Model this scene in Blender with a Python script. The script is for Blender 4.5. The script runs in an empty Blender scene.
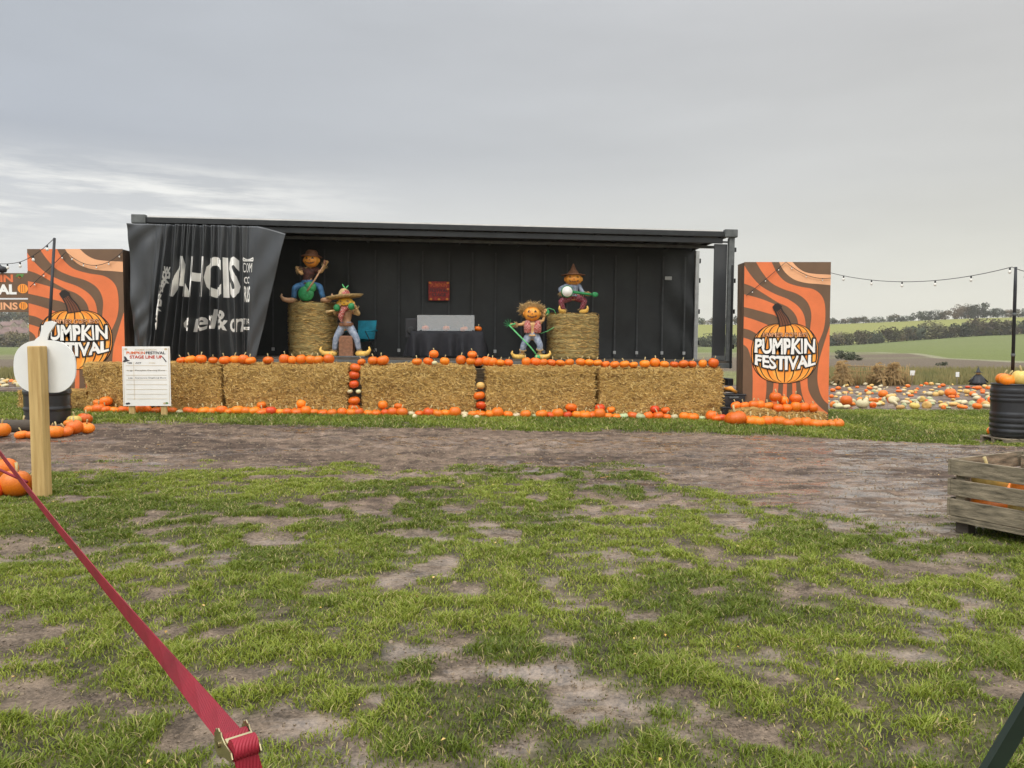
import bpy, bmesh, math, random
import numpy as np
from mathutils import Vector, Matrix, Euler
R = math.radians
rnd = random.Random(7)
nr = np.random.default_rng(11)
scene = bpy.context.scene
COL = scene.collection

# ------------------------------------------------------------------ camera
F = 770.0; EYE = 1.45; PITCH = math.atan(36 / F)
cam_d = bpy.data.cameras.new('camera'); cam = bpy.data.objects.new('camera', cam_d); COL.objects.link(cam)
cam_d.sensor_width = 36; cam_d.lens = 36 * F / 1024; cam_d.clip_start = 0.05; cam_d.clip_end = 8000
cam.location = (0, 0, EYE); cam.rotation_euler = (math.pi / 2 - PITCH, 0, 0)
scene.camera = cam

def at(px, py, Y):
    """world point on the sight line of a pixel at distance Y"""
    cx = (px - 512) / F; cz = -(py - 384) / F
    dy = math.cos(PITCH) + cz * math.sin(PITCH); dz = -math.sin(PITCH) + cz * math.cos(PITCH)
    return Vector((cx * Y / dy, Y, EYE + dz * Y / dy))

# ------------------------------------------------------------------ noise + terrain
def _h(ix, iy, s):
    n = (ix.astype(np.int64) * 374761393 + iy.astype(np.int64) * 668265263 + s * 974634777) & 0xffffffff
    n = ((n ^ (n >> 13)) * 1274126177) & 0xffffffff
    n = n ^ (n >> 16)
    return (n & 0xffff) / 65535.0
def vn(x, y, s=0):
    x = np.asarray(x, float); y = np.asarray(y, float)
    ix = np.floor(x); iy = np.floor(y); fx = x - ix; fy = y - iy
    fx = fx * fx * fx * (fx * (fx * 6 - 15) + 10); fy = fy * fy * fy * (fy * (fy * 6 - 15) + 10)
    a = _h(ix, iy, s); b = _h(ix + 1, iy, s); c = _h(ix, iy + 1, s); d = _h(ix + 1, iy + 1, s)
    return (a + (b - a) * fx) + ((c + (d - c) * fx) - (a + (b - a) * fx)) * fy
def fbm(x, y, s=0, o=4):
    t = 0; amp = .5; c, q = math.cos(.6), math.sin(.6)
    for i in range(o):
        t = t + amp * vn(x, y, s + i * 17)
        x, y = (x * c - y * q) * 2.03, (x * q + y * c) * 2.03; amp *= .5
    return t / (1 - .5 ** o)
def ss(a, b, x):
    t = np.clip((x - a) / (b - a), 0, 1); return t * t * (3 - 2 * t)

PY = np.array([-100, 20, 35, 60, 110, 200, 300, 400, 480, 560, 700, 1200, 3000, 9000.])
PL = np.array([0, 0, -.14, .05, .3, .6, 1.0, 2.0, 9.5, 18.6, 17, 8, 0, 0.])
PR = np.array([0, 0, -.14, .05, .2, 1.0, 3.6, 8.8, 16, 24.0, 23, 10, 0, 0.])
def hgt(x, y):
    x = np.asarray(x, float); y = np.asarray(y, float)
    s = ss(8, 14, y) * (1 - ss(24, 45, y))
    z = (-.02 * np.clip(x, -12, 9) + .02) * s
    z = z * 1.0 - .05 * ss(6, 14, y) * (1 - ss(24, 45, y)) * ss(2, 8, x)
    t = ss(.36, .68, x / np.maximum(y, 1))
    far = np.interp(y, PY, PL) * (1 - t) + np.interp(y, PY, PR) * t
    return z + far
def gz(x, y): return float(hgt(x, y))
def G(px, py):
    """ground point seen at a pixel"""
    lo, hi = .5, 900
    for _ in range(60):
        m = (lo * hi) ** .5; p = at(px, py, m)
        if p.z > gz(p.x, p.y): lo = m
        else: hi = m
    p = at(px, py, lo); p.z = gz(p.x, p.y); return p

def grass_amount(x, y):
    """1 = turf, 0 = bare mud"""
    edge = (fbm(x * .8, y * .8, 3) - .5) * 2.4
    near = 8.9 - 3.3 * ss(.8, 3.8, x) + 1.2 * ss(4.8, 8, x) - .3 * ss(-2, -5, x)
    n1 = fbm((x * .75 + y * .5) * 1.5, (y * .75 - x * .45) * 3.0, 21, 4)
    n2 = fbm(x * 4.2, y * 4.2, 33, 3)
    fore = ss(.36, .60, n1 * .44 + n2 * .62 + .012 - .05 * ss(4.0, 8.5, y) - .05 * ss(1, 4, x) + .06 * ss(-.5, -3.5, x))
    fore = fore * ss(.5, -.25, y - (near + edge * .55)) 
    isl = ss(.56, .70, fbm(x * 1.6, y * 3.2, 55, 4)) * .6 * ss(.6, .2, abs(y - near) / 2.5)
    farb = 13.4 - .9 * ss(5, 9, x) - .15 * ss(-4, -9, x)
    band = ss(-.25, .3, y - (farb + edge * .35)) * ss(20.6, 19.6, y - edge * .3)
    band = band * ss(.22, .38, fbm(x * 2, y * 2, 71, 3) + .12 * ss(13.5, 14.5, y))
    weeds = ss(34, 36, y) * .8
    return np.clip(np.maximum(np.maximum(fore, isl), np.maximum(band, weeds)), 0, 1)

def relief(x, y, g):
    nearf = 1 - ss(22, 40, y)
    r = (fbm(x * 2.0, y * 2.6, 5, 4) - .5) * .10 + (fbm(x * 6.5, y * 8, 9, 3) - .5) * .075 - .045 * ss(.58, .68, fbm(x * 3.6, y * 4.5, 19, 3)) + .03 * (1 - abs(fbm(x * 4, y * 7, 29, 3) * 4 - 2)) * ss(7, 9, y)
    r = r * (.34 + .22 * ss(7.5, 9.5, y + x * .5)) * (1 - .45 * ss(.5, 3.5, x) * ss(5, 7, y))
    return nearf * (r * (1 - .6 * g) + g * .010)

# ------------------------------------------------------------------ materials
def principled(name, col=(.5, .5, .5), rough=.7, metal=0, spec=.5):
    m = bpy.data.materials.new(name); m.use_nodes = True
    b = m.node_tree.nodes['Principled BSDF']
    b.inputs['Base Color'].default_value = (*col, 1); b.inputs['Roughness'].default_value = rough
    b.inputs['Metallic'].default_value = metal; b.inputs['Specular IOR Level'].default_value = spec
    return m, m.node_tree.nodes, m.node_tree.links, b
def mixc(nt, fac, a, b, mode='MIX'):
    n = nt.new('ShaderNodeMix'); n.data_type = 'RGBA'; n.blend_type = mode; n.clamp_factor = True
    return n
def mat(name, col, rough=.7, var=.25, scale=8, bump=.0, bscale=40, metal=0, spec=.4, stretch=(1, 1, 1), col2=None, rand=0, detail=5, coord='Object', huerand=0):
    m, N, L, b = principled(name, col, rough, metal, spec)
    tc = N.new('ShaderNodeTexCoord'); mp = N.new('ShaderNodeMapping'); mp.inputs['Scale'].default_value = stretch
    L.new(tc.outputs[coord], mp.inputs['Vector'])
    nz = N.new('ShaderNodeTexNoise'); nz.inputs['Scale'].default_value = scale; nz.inputs['Detail'].default_value = detail
    nz.inputs['Roughness'].default_value = .6
    L.new(mp.outputs[0], nz.inputs['Vector'])
    cr = N.new('ShaderNodeValToRGB'); L.new(nz.outputs['Fac'], cr.inputs['Fac'])
    c2 = col2 or tuple(min(1, c * (1 + var)) for c in col); c1 = tuple(c * (1 - var) for c in col) if not col2 else col
    cr.color_ramp.elements[0].position = .32; cr.color_ramp.elements[1].position = .68
    cr.color_ramp.elements[0].color = (*c1, 1); cr.color_ramp.elements[1].color = (*c2, 1)
    out = cr.outputs[0]
    if rand or huerand:
        oi = N.new('ShaderNodeObjectInfo'); hs = N.new('ShaderNodeHueSaturation')
        mr = N.new('ShaderNodeMapRange'); mr.inputs[3].default_value = 1 - rand; mr.inputs[4].default_value = 1 + rand
        L.new(oi.outputs['Random'], mr.inputs[0]); L.new(mr.outputs[0], hs.inputs['Value'])
        wn = N.new('ShaderNodeMath'); wn.operation = 'MULTIPLY'; wn.inputs[1].default_value = 7.31
        fr = N.new('ShaderNodeMath'); fr.operation = 'FRACT'
        L.new(oi.outputs['Random'], wn.inputs[0]); L.new(wn.outputs[0], fr.inputs[0])
        m2 = N.new('ShaderNodeMapRange'); m2.inputs[3].default_value = .5 - huerand; m2.inputs[4].default_value = .5 + huerand
        L.new(fr.outputs[0], m2.inputs[0]); L.new(m2.outputs[0], hs.inputs['Hue'])
        L.new(out, hs.inputs['Color']); out = hs.outputs[0]
    L.new(out, b.inputs['Base Color'])
    if bump:
        n2 = N.new('ShaderNodeTexNoise'); n2.inputs['Scale'].default_value = bscale; n2.inputs['Detail'].default_value = 4
        L.new(mp.outputs[0], n2.inputs['Vector'])
        bp = N.new('ShaderNodeBump'); bp.inputs['Strength'].default_value = bump; bp.inputs['Distance'].default_value = .02
        L.new(n2.outputs['Fac'], bp.inputs['Height']); L.new(bp.outputs[0], b.inputs['Normal'])
    return m

M = {}
M['straw'] = mat('straw', (.24, .125, .028), .85, scale=6, col2=(.55, .34, .095), bump=1, bscale=70, stretch=(1, 1, 3.2), detail=9)
M['straw_light'] = mat('straw_light', (.64, .43, .15), .7, .3, 20)
M['straw_mid'] = mat('straw_mid', (.50, .30, .075), .75, .3, 20)
M['straw_dark'] = mat('straw_dark', (.20, .11, .03), .8, .3, 20)
M['round_straw'] = mat('round_straw', (.24, .17, .055), .85, scale=6, col2=(.44, .34, .13), bump=1, bscale=60, stretch=(1, 1, 7), detail=8)
M['twine'] = mat('twine', (.30, .22, .09), .8, .2)
M['orange'] = mat('pumpkin_skin', (.66, .125, .006), .36, scale=9, col2=(.80, .19, .010), rand=.2, huerand=.008, bump=.15, bscale=60)
M['deep_orange'] = mat('deep_orange_skin', (.50, .055, .006), .36, scale=9, col2=(.62, .09, .008), rand=.12, huerand=.008)
M['cream'] = mat('cream_skin', (.46, .38, .20), .45, scale=7, col2=(.58, .51, .31), rand=.15, huerand=.02)
M['yellow'] = mat('yellow_skin', (.56, .33, .07), .45, scale=7, col2=(.60, .42, .13), rand=.18, huerand=.02)
M['green_skin'] = mat('green_skin', (.24, .29, .13), .45, scale=7, col2=(.48, .50, .28), rand=.15, huerand=.02)
M['stem'] = mat('pumpkin_stalk', (.42, .33, .15), .8, .3, 40)
M['tarp'] = mat('black_tarpaulin', (.019, .021, .020), .5, .3, 2.0, bump=.3, bscale=5, spec=.5)
M['tarp_grey'] = mat('dark_grey_tarpaulin', (.038, .040, .041), .38, .15, 2, bump=.1, bscale=6, spec=.5)
M['strap_grey'] = mat('webbing', (.06, .063, .063), .6, .2, 10)
M['steel_dark'] = mat('dark_painted_steel', (.017, .018, .018), .45, .3, 4, bump=.1)
M['steel_mid'] = mat('grey_steel', (.10, .105, .10), .5, .3, 6, bump=.1)
M['alu'] = mat('aluminium', (.50, .50, .48), .4, .15, 6, metal=.3)
M['roof_white'] = mat('roof_sheet', (.62, .60, .55), .5, .12, 3)
M['deck'] = mat('stage_plywood', (.075, .06, .045), .6, .35, 4, stretch=(1, 5, 1))
M['black'] = mat('black_paint', (.018, .018, .020), .5, .3, 5)
M['cloth_black'] = mat('black_cloth', (.010, .010, .013), .8, .3, 8)
M['rubber'] = mat('rubber', (.025, .025, .025), .8, .2, 10, bump=.2)
M['board_orange'] = mat('printed_orange', (.72, .175, .055), .55, .09, 2.2, bump=.05, bscale=30)
M['board_brown'] = mat('printed_brown', (.150, .085, .045), .55, .12, 2.2)
M['board_peach'] = mat('printed_peach', (.80, .40, .20), .55, .06, 2)
M['art_pumpkin'] = mat('printed_pumpkin', (.90, .27, .03), .55, scale=3, col2=(.93, .36, .05))
M['art_pumpkin_light'] = mat('printed_pumpkin_light', (.93, .42, .07), .55, .06, 2)
M['art_white'] = mat('printed_white', (.82, .80, .74), .55, .05, 5)
M['art_black'] = mat('printed_black', (.02, .014, .01), .55, .1, 5)
M['art_stem'] = mat('printed_stalk', (.16, .055, .025), .55, .1, 5)
M['art_green'] = mat('printed_green', (.10, .22, .05), .55, .1, 5)
M['ply_side'] = mat('stained_boards', (.105, .068, .042), .7, .45, 4, bump=.4, bscale=30, stretch=(3, 3, .5))
M['white'] = mat('white_paint', (.72, .71, .67), .5, .05, 3)
M['sign_white'] = mat('sign_card', (.80, .77, .71), .5, .04, 4)
M['ink'] = mat('ink', (.05, .045, .05), .6, .1)
M['ink_orange'] = mat('orange_ink', (.70, .16, .05), .6, .1)
M['ink_red'] = mat('red_ink', (.52, .06, .03), .6, .1)
M['ink_tan'] = mat('tan_ink', (.55, .42, .24), .6, .1)
M['pine'] = mat('sawn_pine', (.40, .25, .085), .65, scale=3, col2=(.58, .40, .16), stretch=(9, 9, .6), bump=.25, bscale=30)
M['old_wood'] = mat('weathered_wood', (.075, .062, .038), .8, scale=4, col2=(.32, .26, .17), stretch=(1.5, 1.5, 9), bump=.5, bscale=30)
M['plastic_black'] = mat('black_plastic', (.018, .018, .019), .35, .3, 4, bump=.05, spec=.5)
M['red_web'] = mat('red_webbing', (.235, .009, .020), .6, .3, 6, bump=.35, bscale=220)
_m = M['red_web']; _N = _m.node_tree.nodes; _L = _m.node_tree.links
_w = _N.new('ShaderNodeTexWave'); _w.inputs['Scale'].default_value = 90; _w.inputs['Distortion'].default_value = .6; _tc = _N.new('ShaderNodeTexCoord'); _L.new(_tc.outputs['Object'], _w.inputs['Vector'])
_b = _N.new('ShaderNodeBump'); _b.inputs['Strength'].default_value = .5; _b.inputs['Distance'].default_value = .002; _L.new(_w.outputs['Fac'], _b.inputs['Height']); _L.new(_b.outputs[0], _N['Principled BSDF'].inputs['Normal'])
M['zinc'] = mat('yellow_zinc', (.42, .36, .20), .32, .35, 20, metal=.85)
M['dark_green'] = mat('dark_green_paint', (.012, .022, .014), .3, .4, 6)
M['blue'] = mat('turquoise_canvas', (.015, .24, .34), .7, .25, 8)
M['poster_red'] = mat('poster_red', (.42, .035, .025), .5, .5, 18)
M['bulb'] = mat('bulb_glass', (.75, .72, .64), .2, .1)
M['cable'] = mat('cable_rubber', (.02, .02, .02), .6, .1)
M['bark'] = mat('bark', (.07, .055, .04), .9, .3, 3)
M['leaf_dark'] = mat('hedge_leaf', (.050, .062, .028), .8, .3, .5, rand=.3, huerand=.025)
M['leaf_mid'] = mat('autumn_leaf', (.115, .090, .036), .8, .35, .5, rand=.3, huerand=.035)
M['dry'] = mat('dried_stalk', (.34, .22, .09), .8, .35, 2)
M['wall_house'] = mat('house_wall', (.30, .24, .20), .8, .3, .4, rand=.3)
M['roof_tile'] = mat('roof_tile', (.16, .10, .085), .8, .3, .6, rand=.2)
M['pane'] = mat('window_pane', (.05, .06, .07), .2, .1)
# figure paints
M['f_skin'] = mat('straw_coloured_skin', (.60, .36, .15), .6, .25, 14)
M['f_orange'] = mat('painted_pumpkin_head', (.72, .24, .03), .45, scale=8, col2=(.85, .40, .06))
M['f_yellow'] = mat('painted_yellow_pumpkin_head', (.82, .42, .03), .45, scale=8, col2=(.88, .55, .08))
M['f_red'] = mat('painted_red', (.45, .05, .04), .5, scale=30, col2=(.60, .16, .12), bump=.5, bscale=22)
M['f_maroon'] = mat('painted_maroon', (.20, .018, .035), .5, .4, 25, bump=.5, bscale=22)
M['f_denim'] = mat('painted_denim', (.13, .17, .25), .6, scale=14, col2=(.38, .42, .48), bump=.5, bscale=22)
M['f_blue'] = mat('painted_blue', (.04, .13, .26), .55, .4, 14, bump=.5, bscale=22)
M['f_green'] = mat('painted_green', (.02, .20, .06), .45, .4, 14, bump=.5, bscale=22)
M['f_lgreen'] = mat('painted_light_green', (.10, .42, .14), .5, .3, 14, bump=.5, bscale=22)
M['f_straw'] = mat('painted_straw', (.52, .36, .16), .7, .35, 20, bump=.5, bscale=22)
M['f_brown'] = mat('painted_brown', (.22, .10, .05), .6, .3, 14, bump=.5, bscale=22)
M['f_shoe'] = mat('painted_shoe', (.76, .46, .10), .5, .25, 12, bump=.5, bscale=22)
M['f_rust'] = mat('painted_rust_check', (.12, .03, .02), .6, scale=30, col2=(.32, .12, .07), bump=.5, bscale=22)
M['f_tan'] = mat('painted_tan', (.42, .24, .13), .6, .3, 14, bump=.5, bscale=22)

def check(key, c1, c2, sc=34):
    m, N, L, b = principled(M[key].name, c1, .75); t = N.new('ShaderNodeTexChecker'); t.inputs['Scale'].default_value = sc; tc = N.new('ShaderNodeTexCoord'); L.new(tc.outputs['Object'], t.inputs['Vector'])
    t.inputs['Color1'].default_value = (*c1, 1); t.inputs['Color2'].default_value = (*c2, 1); nz = N.new('ShaderNodeTexNoise'); nz.inputs['Scale'].default_value = 16; nz.inputs['Detail'].default_value = 5
    L.new(tc.outputs['Object'], nz.inputs['Vector']); mx = N.new('ShaderNodeMix'); mx.data_type = 'RGBA'; mx.blend_type = 'MULTIPLY'; mx.inputs[0].default_value = .8; L.new(t.outputs[0], mx.inputs[6]); L.new(nz.outputs['Fac'], mx.inputs[7]); L.new(mx.outputs[2], b.inputs['Base Color'])
    bp = N.new('ShaderNodeBump'); bp.inputs['Strength'].default_value = .6; bp.inputs['Distance'].default_value = .03; L.new(nz.outputs['Fac'], bp.inputs['Height']); L.new(bp.outputs[0], b.inputs['Normal']); M[key] = m
check('f_red', (.60, .05, .04), (.75, .42, .34)); check('f_rust', (.22, .06, .04), (.10, .06, .05)); check('f_maroon', (.30, .02, .05), (.42, .16, .18), 26)
def clear_panel():
    m, N, L, b = principled('acrylic_sheet', (.60, .62, .62), .3)
    t = N.new('ShaderNodeBsdfTransparent'); mx = N.new('ShaderNodeMixShader'); mx.inputs[0].default_value = .30  # grey share of the mix stands in for sky glare on the clear sheet
    L.new(t.outputs[0], mx.inputs[1]); L.new(b.outputs[0], mx.inputs[2])
    L.new(mx.outputs[0], N['Material Output'].inputs[0]); return m
M['acrylic'] = clear_panel()

# ------------------------------------------------------------------ object helpers
class MB:
    def __init__(s): s.v = []; s.f = []; s.m = []; s.mats = []; s.sm = []
    def mi(s, m):
        if m not in s.mats: s.mats.append(m)
        return s.mats.index(m)
    def add(s, vs, fs, m, smooth=False):
        o = len(s.v); s.v.extend([tuple(v) for v in vs]); k = s.mi(m)
        for f in fs: s.f.append(tuple(o + i for i in f)); s.m.append(k); s.sm.append(smooth)
        return s
    def box(s, x0, x1, y0, y1, z0, z1, m, bev=0, mtx=None):
        x0, x1 = min(x0, x1), max(x0, x1); y0, y1 = min(y0, y1), max(y0, y1); z0, z1 = min(z0, z1), max(z0, z1)
        b = min(bev, (x1 - x0) * .45, (y1 - y0) * .45, (z1 - z0) * .45)
        if b <= 0:
            vs = [(x, y, z) for x in (x0, x1) for y in (y0, y1) for z in (z0, z1)]
            fs = [(0, 1, 3, 2), (4, 6, 7, 5), (0, 4, 5, 1), (2, 3, 7, 6), (0, 2, 6, 4), (1, 5, 7, 3)]
        else:
            bm = bmesh.new(); bmesh.ops.create_cube(bm, size=1)
            for v in bm.verts: v.co = Vector(((x0 + x1) / 2 + v.co.x * (x1 - x0), (y0 + y1) / 2 + v.co.y * (y1 - y0), (z0 + z1) / 2 + v.co.z * (z1 - z0)))
            bmesh.ops.bevel(bm, geom=bm.edges[:], offset=b, segments=2, profile=.6, affect='EDGES')
            bm.verts.index_update(); vs = [v.co.copy() for v in bm.verts]; fs = [[v.index for v in f.verts] for f in bm.faces]; bm.free()
        if mtx is not None: vs = [mtx @ Vector(v) for v in vs]
        return s.add(vs, fs, m)
    def tube(s, pts, rad, m, n=8, cap=True, smooth=True, flat=1):
        pts = [Vector(p) for p in pts]; rs = rad if isinstance(rad, (list, tuple)) else [rad] * len(pts)
        o = []; prev = None
        for i, p in enumerate(pts):
            t = (pts[min(i + 1, len(pts) - 1)] - pts[max(i - 1, 0)]).normalized()
            if prev is None:
                u = t.orthogonal().normalized()
            else:
                u = (prev - t * prev.dot(t)).normalized()
            prev = u; w = t.cross(u)
            for k in range(n):
                a = 2 * math.pi * k / n; o.append(p + (u * math.cos(a) + w * math.sin(a) * flat) * rs[i])
        fs = []
        for i in range(len(pts) - 1):
            for k in range(n):
                a = i * n + k; b = i * n + (k + 1) % n; fs.append((a, b, b + n, a + n))
        if cap:
            fs.append(tuple(range(n - 1, -1, -1))); fs.append(tuple((len(pts) - 1) * n + k for k in range(n)))
        return s.add(o, fs, m, smooth)
    def lathe(s, prof, m, n=20, c=(0, 0, 0), smooth=True, rib=None):
        vs = []; fs = []
        for (r, z) in prof:
            for k in range(n):
                a = 2 * math.pi * k / n; rr = r * (rib(a, z) if rib else 1)
                vs.append((c[0] + rr * math.cos(a), c[1] + rr * math.sin(a), c[2] + z))
        for i in range(len(prof) - 1):
            for k in range(n):
                a = i * n + k; b = i * n + (k + 1) % n; fs.append((a, b, b + n, a + n))
        fs.append(tuple(range(n - 1, -1, -1))); fs.append(tuple((len(prof) - 1) * n + k for k in range(n)))
        return s.add(vs, fs, m, smooth)
    def ball(s, c, r, m, n=12, mtx=None):
        rx, ry, rz = r if isinstance(r, (tuple, list)) else (r, r, r); h = max(5, n // 2)
        vs = []; fs = []
        for i in range(h + 1):
            t = math.pi * (i / h) * .998 + .003
            for k in range(n):
                a = 2 * math.pi * k / n; vs.append(Vector((rx * math.sin(t) * math.cos(a), ry * math.sin(t) * math.sin(a), -rz * math.cos(t))))
        if mtx is not None: vs = [mtx @ v for v in vs]
        vs = [v + Vector(c) for v in vs]
        for i in range(h):
            for k in range(n):
                a = i * n + k; b = i * n + (k + 1) % n; fs.append((a, b, b + n, a + n))
        return s.add(vs, fs, m, True)
    def mesh(s, name):
        me = bpy.data.meshes.new(name); me.from_pydata(s.v, [], s.f); 
        for m in s.mats: me.materials.append(M[m] if isinstance(m, str) else m)
        me.polygons.foreach_set('material_index', s.m); me.polygons.foreach_set('use_smooth', s.sm); me.update(); return me
    def build(s, name, parent=None, loc=None, rot=None):
        o = bpy.data.objects.new(name, s.mesh(name)); COL.objects.link(o)
        if parent: o.parent = parent
        if loc is not None: o.location = loc
        if rot is not None: o.rotation_euler = rot
        return o
def tag(o, label=None, cat=None, group=None, kind=None):
    if label: o['label'] = label
    if cat: o['category'] = cat
    if group: o['group'] = group
    if kind: o['kind'] = kind
    return o
def empty(name, loc, rz=0, label=None, cat=None, group=None):
    o = bpy.data.objects.new(name, None); COL.objects.link(o); o.location = loc; o.rotation_euler = (0, 0, rz); o.empty_display_size = .2
    return tag(o, label, cat, group)
ORD = ['first', 'second', 'third', 'fourth', 'fifth', 'sixth', 'seventh', 'eighth', 'ninth', 'tenth', 'eleventh', 'twelfth', 'thirteenth', 'fourteenth',
       'fifteenth', 'sixteenth', 'seventeenth', 'eighteenth', 'nineteenth', 'twentieth', 'twenty-first', 'twenty-second', 'twenty-third', 'twenty-fourth', 'twenty-fifth', 'twenty-sixth', 'twenty-seventh', 'twenty-eighth', 'twenty-ninth', 'thirtieth']

def text2d(txt, w=None, h=1.0, off=0.0, res=3, shear=0, spacing=1.0, cut=0):
    """flat lettering as (verts2d, faces) fitted to width w and height h; off = extra weight"""
    cu = bpy.data.curves.new('t', 'FONT'); cu.body = txt; cu.size = 1; cu.resolution_u = res; cu.fill_mode = 'FRONT'; cu.offset = 0; cu.shear = shear; cu.space_character = spacing
    o = bpy.data.objects.new('t', cu); COL.objects.link(o)
    def grab():
        bpy.context.view_layer.update(); dg = bpy.context.evaluated_depsgraph_get()
        me = bpy.data.meshes.new_from_object(o.evaluated_get(dg)); 
        vs = [v.co.copy() for v in me.vertices]; fs = [tuple(p.vertices) for p in me.polygons]; bpy.data.meshes.remove(me); return vs, fs
    vs, fs = grab()
    xs = [v.x for v in vs]; ys = [v.y for v in vs]; bx0, bx1, by0, by1 = min(xs), max(xs), min(ys), max(ys)
    if off: cu.offset = off; cu.update_tag(); vs, fs = grab()
    bpy.data.objects.remove(o); bpy.data.curves.remove(cu)
    sx = (w / (bx1 - bx0)) if w else h / (by1 - by0); sy = h / (by1 - by0)
    vs = [Vector(((v.x - bx0) * sx, (v.y - by0) * sy, 0)) for v in vs]
    if cut:
        bm = bmesh.new(); bv = [bm.verts.new(v) for v in vs]
        for f in fs:
            try: bm.faces.new([bv[i] for i in f])
            except ValueError: pass
        a = min(v.x for v in vs); b = max(v.x for v in vs); x = a + cut
        while x < b:
            bmesh.ops.bisect_plane(bm, geom=bm.verts[:] + bm.edges[:] + bm.faces[:], plane_co=(x, 0, 0), plane_no=(1, 0, 0)); x += cut
        bm.verts.index_update(); vs = [v.co.copy() for v in bm.verts]; fs = [tuple(v.index for v in f.verts) for f in bm.faces]; bm.free()
    return vs, fs
def smooth_line(pts, n=8):
    """Catmull-Rom through 2d points"""
    P = [Vector((p[0], p[1])) for p in pts]; P = [P[0]] + P + [P[-1]]; out = []
    for i in range(1, len(P) - 2):
        for k in range(n):
            t = k / n; a, b, c, d = P[i - 1], P[i], P[i + 1], P[i + 2]
            out.append(.5 * ((2 * b) + (c - a) * t + (2 * a - 5 * b + 4 * c - d) * t * t + (3 * b - a - 3 * c + d) * t ** 3))
    out.append(P[-2]); return out
def band2d(A, B, n=8):
    """strip between two smooth lines: verts, quads"""
    a = smooth_line(A, n); b = smooth_line(B, n); m = 40
    def resamp(l): return [l[int(round(i * (len(l) - 1) / m))] if False else l[0].lerp(l[0], 0) for i in range(1)]
    def rs(l):
        d = [0]
        for i in range(1, len(l)): d.append(d[-1] + (l[i] - l[i - 1]).length)
        o = []
        for k in range(m + 1):
            t = d[-1] * k / m; j = max(i for i in range(len(d)) if d[i] <= t + 1e-9); j = min(j, len(l) - 2)
            o.append(l[j].lerp(l[j + 1], (t - d[j]) / max(1e-9, d[j + 1] - d[j])))
        return o
    a = rs(a); b = rs(b)
    return a + b, [(i, i + 1, m + 1 + i + 1, m + 1 + i) for i in range(m)]

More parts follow.
